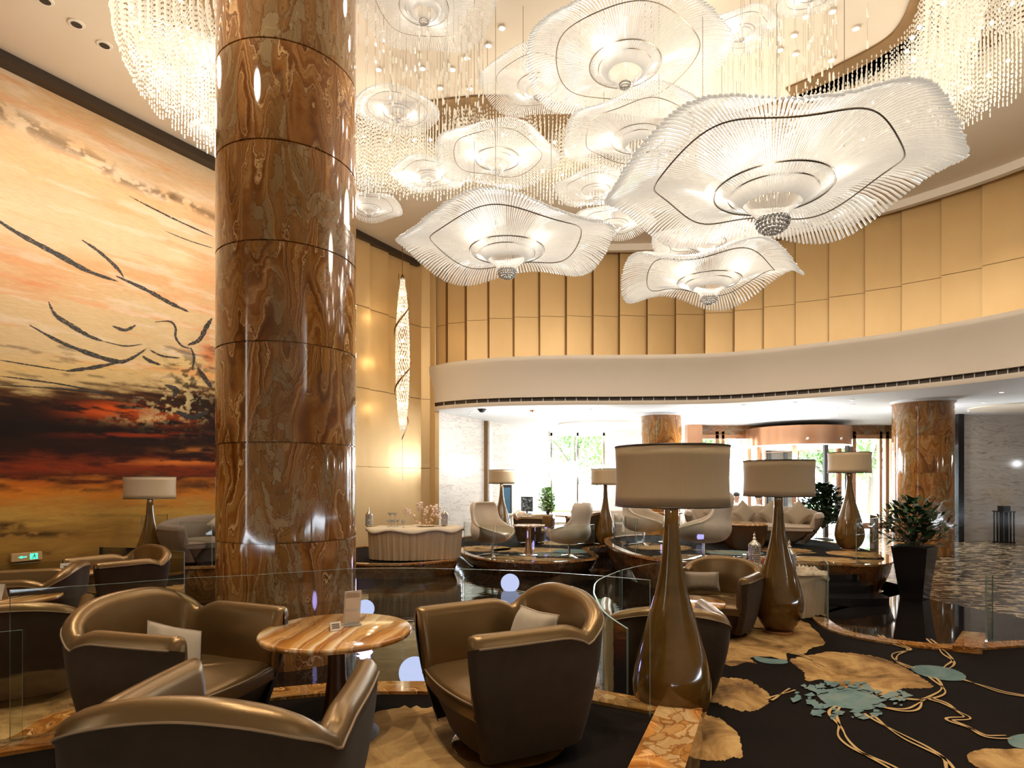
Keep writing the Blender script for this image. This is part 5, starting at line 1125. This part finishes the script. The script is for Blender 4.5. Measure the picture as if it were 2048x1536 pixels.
# ================================================================== CEILING CRYSTALS
def petal_lamp(label, px_, cy_, w_, r, bowl=None, nrod=170, lobes=5, amp=.08, ph=0.0, tilt=(0, 0), big=False, energy=26, ry=1.0):
    """glass rod chandelier: rods fan out from a funnel into a waving rim"""
    u = (px_ - 1024) / F; Y = 2 * r * F * math.sqrt(1 + u * u) / w_; h = EYE + (HZ - cy_) / F * Y
    if h > CEIL - .25:                        # keep it under the ceiling on the same sight line
        k = (CEIL - .25 - EYE) / (h - EYE); Y *= k; r *= k; h = CEIL - .25
    t_ = thing('petal_chandelier', label, 'chandelier', (u * Y, Y, h), 0, 'glass rod petal chandeliers'); t_.rotation_euler = (tilt[0], tilt[1], 0)
    rnd = random.Random(int(px_ + cy_))
    def wave(a, q): return amp * r * q * q * (math.sin(lobes * a + ph) + .32 * math.sin((lobes - 2) * a + ph * 2.3))
    def rim(a): return r * (1 + .03 * math.sin((lobes - 1) * a + ph * 1.7) + .02 * math.sin(2 * a + ph))
    prof = [(.17, -.20), (.25, -.145), (.38, -.075), (.52, -.022), (.66, .006), (.80, .0), (.91, -.028), (1.0, -.075)]
    mb = MB()
    for i in range(nrod):
        a = 2 * PI * i / nrod + rnd.uniform(-.2, .2) / nrod; R_ = rim(a) * rnd.uniform(.992, 1.006); pts = []
        for q, z in prof: pts.append((R_ * q * math.cos(a), R_ * q * math.sin(a) * ry, z * r + wave(a, q)))
        w0 = 2 * PI * r / nrod * .29; mb.tube(pts, [w0 * (.30 + .70 * q) for q, _ in prof], 5 if big else 4)
    mb.build('rod_canopy', M['rod'], t_, angle=180)['kind'] = 'stuff'
    mb = MB(); n2_ = max(48, nrod // 2)
    for i in range(n2_):
        a = 2 * PI * i / n2_; pts = [(r * q * math.cos(a), r * q * math.sin(a) * ry, z * r) for q, z in ((.08, -.32), (.11, -.25), (.18, -.175), (.27, -.125), (.36, -.105))]
        mb.tube(pts, [2 * PI * r * q / n2_ * .20 for q in (.1, .12, .18, .25, .34)], 4)
    mb.build('rod_funnel', M['rod'], t_, angle=180)['kind'] = 'stuff'
    mb = MB(); k = 96
    mb.tube([(rim(a) * .70 * math.cos(a), rim(a) * .70 * math.sin(a) * ry, -.012 * r + wave(a, .70) - .02) for a in np.linspace(0, 2 * PI, k, endpoint=False)], .0055 * max(.6, r), 4, 0, True)
    mb.tube([(r * .355 * math.cos(a), r * .355 * math.sin(a) * ry, -.112 * r) for a in np.linspace(0, 2 * PI, 56, endpoint=False)], .006 * max(.5, r), 4, 0, True)
    mb.tube([(r * .265 * math.cos(a), r * .265 * math.sin(a) * ry, -.135 * r) for a in np.linspace(0, 2 * PI, 48, endpoint=False)], .005 * max(.6, r), 4, 0, True); mb.build('wire_ring', M['wire'], t_)
    br_ = bowl or .065 * r; mb = MB()
    nr = 5 if big else 3
    for j in range(nr + 1):
        q = PI / 2 * j / nr; rr = br_ * math.cos(q); m_ = max(1, int(2 * PI * rr / (br_ * .26)))
        for i in range(m_): a = 2 * PI * i / m_ + j * .4; mb.sphere((rr * math.cos(a), rr * math.sin(a), -.31 * r - br_ * .75 * math.sin(q)), br_ * .13, 10)
    mb.build('crystal_bowl', M['bowl'], t_, angle=30)
    mb = MB(); mb.tube([(br_ * math.cos(a), br_ * math.sin(a), -.30 * r) for a in np.linspace(0, 2 * PI, 32, endpoint=False)], .006 * max(.7, r), 5, 0, True); mb.build('bowl_ring', M['wire'], t_)
    mb = MB()
    for k in range(3): a = 2 * PI * k / 3 + ph; x, y = .45 * r * math.cos(a), .45 * r * math.sin(a); mb.tube([(x, y, -.05 * r), (x, y, CEIL - h)], .003, 4)
    mb.build('suspension_wires', M['wire'], t_)
    for k in range(4 if big else 2):           # lamps sit in the cleft between the cup and the canopy
        a = ph + 2 * PI * k / (4 if big else 2); add_light('chandelier_light', 'POINT', (u * Y + .40 * r * math.cos(a), Y + .40 * r * math.sin(a), h - .15 * r), energy * (.045 if big else .16), (1, .93, .84), .09)
    if h < EYE + 4.2: add_light('chandelier_light', 'POINT', (u * Y, Y, h + .40 * r), energy * 1.1, (1, .90, .78), .35)
    return t_
E_ = 30
petal_lamp('largest glass petal chandelier, upper right, with wide waving rim', 1545, 345, 690, 1.60, .155, 214, 5, .075, 1.1, big=True, energy=E_ * 2.2)
petal_lamp('big glass petal chandelier just right of the big column, hanging low', 1014, 478, 420, 1.32, .115, 186, 4, .085, 2.4, big=True, energy=E_ * 1.6)
petal_lamp('lowest wavy petal chandelier in front of the gold panels', 1418, 543, 366, 1.22, .105, 176, 4, .12, .5, (R(0), R(0)), big=True, energy=E_ * 1.5)
petal_lamp('broad petal chandelier at the upper middle picture edge', 1250, 108, 405, 1.10, .06, 170, 4, .06, .9, energy=E_ * 1.2)
petal_lamp('mid sized petal chandelier left of the broad upper middle one', 1075, 160, 228, .72, None, 160, 4, .07, 2.0, energy=E_ * .7)
petal_lamp('round petal chandelier closest to the right side of the big column', 795, 216, 165, .60, None, 140, 3, .04, .4, energy=E_ * .6)
petal_lamp('petal chandelier cut by the top edge right of the big column', 848, 0, 280, .78, None, 180, 4, .07, 1.3, energy=E_ * .8)
petal_lamp('petal chandelier above the low one beside the column', 995, 305, 250, .86, None, 180, 4, .07, .2, energy=E_ * .8)
petal_lamp('petal chandelier partly covered by the largest one on its left', 1277, 262, 310, .92, None, 190, 5, .07, 3.0, energy=E_ * .9)
petal_lamp('small petal chandelier behind the left rim of the low big one', 858, 345, 148, .58, None, 130, 4, .06, 2.6, energy=E_ * .5)
petal_lamp('petal chandelier squeezed between the two big low ones', 1192, 372, 165, .62, None, 130, 4, .07, 1.9, energy=E_ * .5)
petal_lamp('small dim petal chandelier touching the column edge under the crystal fringe', 738, 410, 135, .62, None, 120, 4, .06, 4.0, energy=E_ * .4)
petal_lamp('small petal chandelier at the top edge above the largest one', 1483, 58, 150, .45, None, 120, 4, .07, .7, energy=E_ * .5)
petal_lamp('petal chandelier cut by the top edge over the hanging crystals', 1622, -22, 155, .42, None, 120, 4, .05, 2.2, energy=E_ * .4)
petal_lamp('petal chandelier showing between the largest and the lowest one', 1412, 474, 225, .86, None, 150, 4, .08, 1.4, energy=E_ * .7)
petal_lamp('petal chandelier peeping out under the right rim of the largest one', 1640, 424, 215, .80, None, 150, 4, .07, 2.9, energy=E_ * .6)
petal_lamp('petal chandelier peeping out behind the right rim of the low big one', 1228, 440, 170, .66, None, 130, 4, .06, .1, energy=E_ * .5)
petal_lamp('petal chandelier half hidden by the left edge of the big column', 408, 110, 170, .55, None, 140, 4, .05, 2.1, energy=E_ * .6)
petal_lamp('small petal chandelier low behind the left column edge', 432, 262, 110, .48, None, 110, 4, .05, 1.1, energy=E_ * .3)

# crystal curtains under a bronze ceiling band
def bead_mesh(P, hs, r):                     # slim hanging prisms, vectorised
    P = np.asarray(P, float); hs = np.asarray(hs, float); n = len(P)
    a = np.linspace(0, 2 * PI, 4, endpoint=False)[:3]; ring = np.stack([np.cos(a), np.sin(a)], -1) * r
    v = np.zeros((n, 8, 3)); v[:, 0] = P; v[:, 0, 2] += hs / 2
    a3 = np.array([0, 2 * PI / 3, 4 * PI / 3])
    for k in range(3):
        for j, s_ in enumerate((.36, -.36)):
            v[:, 1 + j * 3 + k, 0] = P[:, 0] + r * np.cos(a3[k]); v[:, 1 + j * 3 + k, 1] = P[:, 1] + r * np.sin(a3[k]); v[:, 1 + j * 3 + k, 2] = P[:, 2] + hs * s_
    v[:, 7] = P; v[:, 7, 2] -= hs / 2
    T = np.array([(0, 1, 2), (0, 2, 3), (0, 3, 1), (1, 4, 5), (1, 5, 2), (2, 5, 6), (2, 6, 3), (3, 6, 4), (3, 4, 1), (4, 7, 5), (5, 7, 6), (6, 7, 4)])
    f = (np.arange(n)[:, None, None] * 8 + T[None]).reshape(-1, 3)
    return v.reshape(-1, 3), f
def curtain(name, label, curve, rows, gap, step, ztop, length, seed, mat_='bead', br=.0085, bl=.042, pitch=.062):
    r = np.random.default_rng(seed); P, hs = [], []
    C_ = smooth_curve(curve, 24); L_ = [0]
    for a, b in zip(C_, C_[1:]): L_.append(L_[-1] + math.dist(a, b))
    tot = L_[-1]; xs = np.array([p[0] for p in C_]); ys = np.array([p[1] for p in C_]); nn = np.array(normals2(C_, False))
    for k in range(rows):
        d = k * gap
        for s_ in np.arange(0, tot, step) + (k % 2) * step / 2:
            x = np.interp(s_, L_, xs); y = np.interp(s_, L_, ys); nx = np.interp(s_, L_, nn[:, 0]); ny = np.interp(s_, L_, nn[:, 1])
            l = length(s_ / tot, k) * r.uniform(.96, 1.04); nb = int(l / pitch)
            z0 = ztop - r.uniform(0, pitch)
            for j in range(nb): P.append((x + nx * d, y + ny * d, z0 - j * pitch)); hs.append(bl * (1.6 if j == nb - 1 else 1))
    v, f = bead_mesh(P, hs, br); me = bpy.data.meshes.new(name); me.from_pydata(v.tolist(), [], f.tolist()); me.materials.append(M[mat_])
    o = bpy.data.objects.new(name, me); COL.objects.link(o); return tag(o, label, 'crystal curtain', None, 'stuff')
def bronze_band(curve, d0, d1, label):
    C_ = smooth_curve(curve, 12); A = offset(C_, d0, False); B = offset(C_, d1, False); mb = MB()
    mb.grid([[(*p, CEIL - .03) for p in A], [(*p, CEIL - .03) for p in B]]); mb.grid([[(*p, CEIL) for p in A], [(*p, CEIL - .03) for p in A]]); mb.grid([[(*p, CEIL) for p in B], [(*p, CEIL - .03) for p in B]])
    return struct(mb.build('trim_bronze_band', M['bronze'], smooth=False))
outerc = [(-3.4, 4.2), (-3.95, 5.8), (-4.35, 6.6), (-4.62, 7.5), (-4.6, 8.2), (-4.3, 9.0), (-3.3, 9.9), (-1.6, 10.25), (-.2, 10.1), (1.2, 10.5), (3, 10.7), (4.4, 10.2), (5.5, 9.3), (6.15, 8.3), (6.35, 7.2), (6.3, 5.8), (6.2, 4.4)]
n0 = normals2(smooth_curve(outerc, 4), False)[10]; sg = 1 if (n0[0] > 0) else -1      # normal pointing into the room on the left flank
bronze_band(outerc, -.15 * sg, 1.10 * sg, '')
curtain('crystal_curtain', 'long ring of hanging crystal strands round the ceiling behind the chandeliers', outerc, 13, .08 * sg, .058, CEIL - .06, lambda s_, k: .95 - .055 * k, 1)
innerc = [(4.05, 5.6), (4.45, 6.4), (4.85, 7.1), (5.0, 7.8), (4.6, 8.4), (4.1, 8.9)]
bronze_band(innerc, -.1, .5, '')
curtain('crystal_curtain', 'short inner crystal curtain hanging above the right rim of the largest chandelier', innerc, 7, .075, .06, CEIL - .06, lambda s_, k: .62 + .3 * math.sin(PI * s_) + .04 * k, 2)
# loose glass icicles on wires
def icicles(label, x0, x1, y0, y1, n, seed, za, zb):
    r = np.random.default_rng(seed); P = []; hs = []; mb = MB()
    for k in range(n):
        x, y = r.uniform(x0, x1), r.uniform(y0, y1); z = CEIL - r.uniform(.3, .5); zl = r.uniform(za, zb)
        mb.tube([(x, y, CEIL), (x, y, zl)], .0016, 3)
        while z > zl:
            P.append((x, y, z)); hs.append(r.uniform(.07, .14)); z -= r.uniform(.18, .5)
    v, f = bead_mesh(P, hs, .012); mb.add(v.tolist(), f.tolist(), 1); o = mb.build('crystal_icicles', [M['wire'], M['bead']]); return tag(o, label, 'crystal drops', None, 'stuff')
icicles('loose glass drops on thin wires between the column and the upper chandeliers', -1.75, -.35, 6.6, 8.9, 90, 3, 5.6, 6.6)
icicles('loose glass drops on thin wires above the largest chandelier', 2.7, 4.0, 6.6, 8.2, 80, 4, 5.9, 6.7)
# bright point lamps in the crystal ring
C_ = smooth_curve(outerc, 8)
led0 = None
for k, p in enumerate(C_[6:-4:2]):
    nrm = normals2(C_, False)[6 + 2 * k]
    for q, (d, zz) in enumerate(((.14, 6.75), (.62, 6.98))):
        x, y = p[0] + nrm[0] * d * sg, p[1] + nrm[1] * d * sg
        if led0 is None:
            mb = MB(); mb.sphere((0, 0, 0), .022, 10); led0 = mb.build('crystal_lamp', M['led']); o = led0
            tag(o, 'tiny bright point lamp among the strands of the long crystal ring', 'point lamp', 'point lamps in the crystal ring')
        else: o = led0.copy(); COL.objects.link(o)
        o.location = (x, y, zz)
for k, (x, y, z) in enumerate([(4.5, 6.6, 6.9), (4.75, 7.0, 6.8), (4.95, 7.4, 6.7), (4.6, 6.9, 6.6), (4.9, 7.9, 6.75), (4.35, 6.2, 6.9), (4.6, 6.4, 6.6), (5.0, 7.6, 6.95)]):
    o = led0.copy(); COL.objects.link(o); o.location = (x, y, z); o['label'] = 'tiny bright point lamp in the short inner crystal curtain'; o['group'] = 'point lamps in the inner curtain'
# ceiling downlights (round lit discs) above the drops
dl0 = None
for px_, py_ in [(1004, 57), (977, 92), (934, 117), (845, 138), (905, 140), (881, 177), (940, 178), (913, 210), (757, 140), (1588, 72), (1560, 101), (1591, 109), (1663, 121), (1712, 58), (1665, 24), (1612, 34)]:
    Y = (CEIL - .02 - EYE) * F / (HZ - py_); x = PX(px_, Y)
    if dl0 is None:
        dl0 = thing('ceiling_downlight', 'small round lit ceiling spot above the hanging glass drops', 'ceiling light', (x, Y, CEIL - .02), 0, 'lit ceiling spots')
        mb = MB(); mb.lathe([(.01, -.003), (.033, -.003)], 20); mb.build('lens', M['down'], dl0, smooth=False); mb = MB(); mb.lathe([(.034, .0), (.045, -.004), (.05, .015)], 24); mb.build('trim_ring', M['white'], dl0)
    else: dup(dl0, None, (x, Y, CEIL - .02))
for k, (px_, py_) in enumerate([(90, 3), (153, 50), (209, 92)]):
    Y = (CEIL - .02 - EYE) * F / (HZ - py_); x = PX(px_, Y)
    t_ = thing('recessed_spotlight', ['unlit black recessed ceiling spot at the top left edge', 'middle one of the three black recessed ceiling spots', 'black recessed ceiling spot nearest the crystal ring'][k], 'ceiling light', (x, Y, CEIL - .012), 0, 'black recessed spots')
    mb = MB(); mb.lathe([(.062, -.006), (.09, -.004), (.095, .01)], 32); mb.build('trim_ring', M['white'], t_); mb = MB(); mb.lathe([(.01, -.009), (.060, -.0085)], 32); mb.build('black_reflector', M['blackm'], t_, smooth=False)
# spots and detectors under the mezzanine
dd0 = None
for px_, py_ in [(944, 824), (1016, 829), (1033, 818), (1180, 820), (1390, 815), (1487, 811), (1496, 818), (1542, 830), (1590, 806), (1608, 835), (1703, 800), (1705, 810), (1673, 817), (1674, 831), (1938, 822), (1967, 805), (2003, 785), (940, 830)]:
    Y = (LOW - .015 - EYE) * F / (HZ - py_)
    if Y > 20: Y = 19.5
    x = PX(px_, Y)
    if dd0 is None:
        dd0 = thing('lobby_downlight', 'small lit spot in the low white lobby ceiling', 'ceiling light', (x, Y, LOW - .012), 0, 'spots in the low lobby ceiling')
        mb = MB(); mb.lathe([(.01, -.004), (.036, -.004)], 16); mb.build('lens', M['down'], dd0, smooth=False); mb = MB(); mb.lathe([(.037, .0), (.05, -.003), (.055, .01)], 20); mb.build('trim_ring', M['white'], dd0)
    else: dup(dd0, None, (x, Y, LOW - .012))
for lab, px_, py_, r in (('black dome camera under the left end of the mezzanine', 964, 822, .10), ('small brown detector under the mezzanine right of the black dome', 1064, 824, .055)):
    Y = (LOW - .05 - EYE) * F / (HZ - py_); mb = MB(); mb.lathe([(.001, -r * .75), (r * .6, -r * .6), (r * .9, -r * .25), (r, 0), (r * 1.2, 0), (r * 1.2, .02)], 24); o = mb.build('dome_camera' if r > .07 else 'smoke_detector', M['blackm'] if r > .07 else M['copper']); o.location = (PX(px_, Y), Y, LOW - .02); tag(o, lab, 'ceiling device')

# tall crystal pendant with a bronze ribbon in front of the gold panels
pxx, pyy = -2.62, 14.35
pd = thing('crystal_pendant', 'long glowing crystal pendant wrapped by a bronze ribbon on the gold panels', 'pendant', (pxx, pyy, 0))
zt_, zb_ = 6.35, 2.75
P, hs = [], []; r = np.random.default_rng(9)
for z in np.arange(zb_, zt_, .085):
    f_ = (z - zb_) / (zt_ - zb_); rad = .05 + .11 * math.sin(PI * min(1, f_ * 1.05)) ** .7
    for i in range(16): a = 2 * PI * i / 16 + z * 2; P.append((rad * math.cos(a), rad * math.sin(a), z + r.uniform(-.02, .02))); hs.append(.085)
for z in np.arange(1.55, zb_, .07): P.append((0, 0, z)); hs.append(.06)
v, f = bead_mesh(P, hs, .016); mb = MB(); mb.add(v.tolist(), f.tolist()); mb.build('crystal_strands', M['bead'], pd)['kind'] = 'stuff'
mb = MB(); rows = []
for z in np.linspace(2.5, 6.45, 160):
    f_ = (z - 2.5) / 3.95; rad = .07 + .125 * math.sin(PI * min(1, f_)) ** .7; a = z * 4.4; rows.append([(rad * math.cos(a), rad * math.sin(a), z - .028), ((rad + .015) * math.cos(a), (rad + .015) * math.sin(a), z + .028)])
mb.grid(rows); mb.build('bronze_ribbon', M['bronze_ribbon'], pd, solid=.006)
mb = MB(); mb.tube([(0, 0, 6.3), (0, 0, CEIL)], .008, 6); mb.lathe([(.02, 6.3), (.06, 6.33), (.02, 6.45)], 16); mb.lathe([(.06, CEIL - .05), (.06, CEIL)], 16); mb.build('cord', M['bronze_ribbon'], pd)
for k, z in enumerate(np.linspace(2.95, 6.0, 9)):
    mb = MB(); mb.sphere((0, 0, z), .04, 10); mb.build('bulb', M['led'], pd)
    if k % 3 == 1: add_light('pendant_light', 'POINT', (pxx, pyy, z), 14, (1, .72, .38), .06)
# ================================================================== ROOM LIGHTS
def spot(name, loc, target, energy, ang=60, color=(1, .86, .68), size=.1):
    d = Vector(target) - Vector(loc); return add_light(name, 'SPOT', loc, energy, color, size, d.to_track_quat('-Z', 'Y').to_euler(), spot_size=R(ang), spot_blend=.6)
# recessed ceiling spots over the seating and wall washers along the mural
for k, (a, b) in enumerate([((-1.8, 3.0, 7.2), (-1.8, 3.2, 0)), ((-.6, 1.2, 7.2), (-.7, 2.2, 0)), ((1.0, 2.2, 7.2), (.6, 3.0, 0)), ((2.2, 4.2, 7.2), (2.4, 4.6, 0)), ((3.0, 2.6, 7.2), (3.2, 3.4, 0)), ((-4.3, 5.0, 7.2), (-4.2, 5.6, 0)), ((-2.4, 10.4, 7.2), (-1.9, 11.6, 0)), ((4, 8.8, 7.2), (4, 9.8, 0))]):
    spot('ceiling_spot', a, b, 300, 55)
for k, Y in enumerate((4.0, 6.5, 8.6, 10.5)):
    p = wall_pt(Y, 2.4); q = wall_pt(Y + .4, 0); spot('mural_washer', (*p, 7.2), (*q, 4.4), 150, 85, (1, .95, .90))
for x, Y, k in ((12.5, 14, .3), (14, 9, .25), (13, 5, .25), (17, 14, .2), (0, 15.9, 1), (2.2, 17.2, 1.2), (2.5, 20.5, 1.4), (5, 16.5, 1.2), (7.2, 15.6, 1.2), (8.2, 18.2, 1.3), (10.6, 15.5, .8), (5.2, 19.3, 1.2)):
    add_light('lobby_fill_light', 'POINT', (x, Y, 2.1), 75 * k, (.93, .97, 1), .3 if k > .5 else .08)  # added fill points without fittings, lifting the low ceiling and marble
for k in range(0, len(C_), 9):                # added fill points below the ring's strands, brightening walls and ceiling
    nrm = normals2(C_, False)[k]; add_light('ring_fill_light', 'POINT', (C_[k][0] + nrm[0] * .45 * sg, C_[k][1] + nrm[1] * .45 * sg, 5.95), 34, (1, .90, .76), .15)
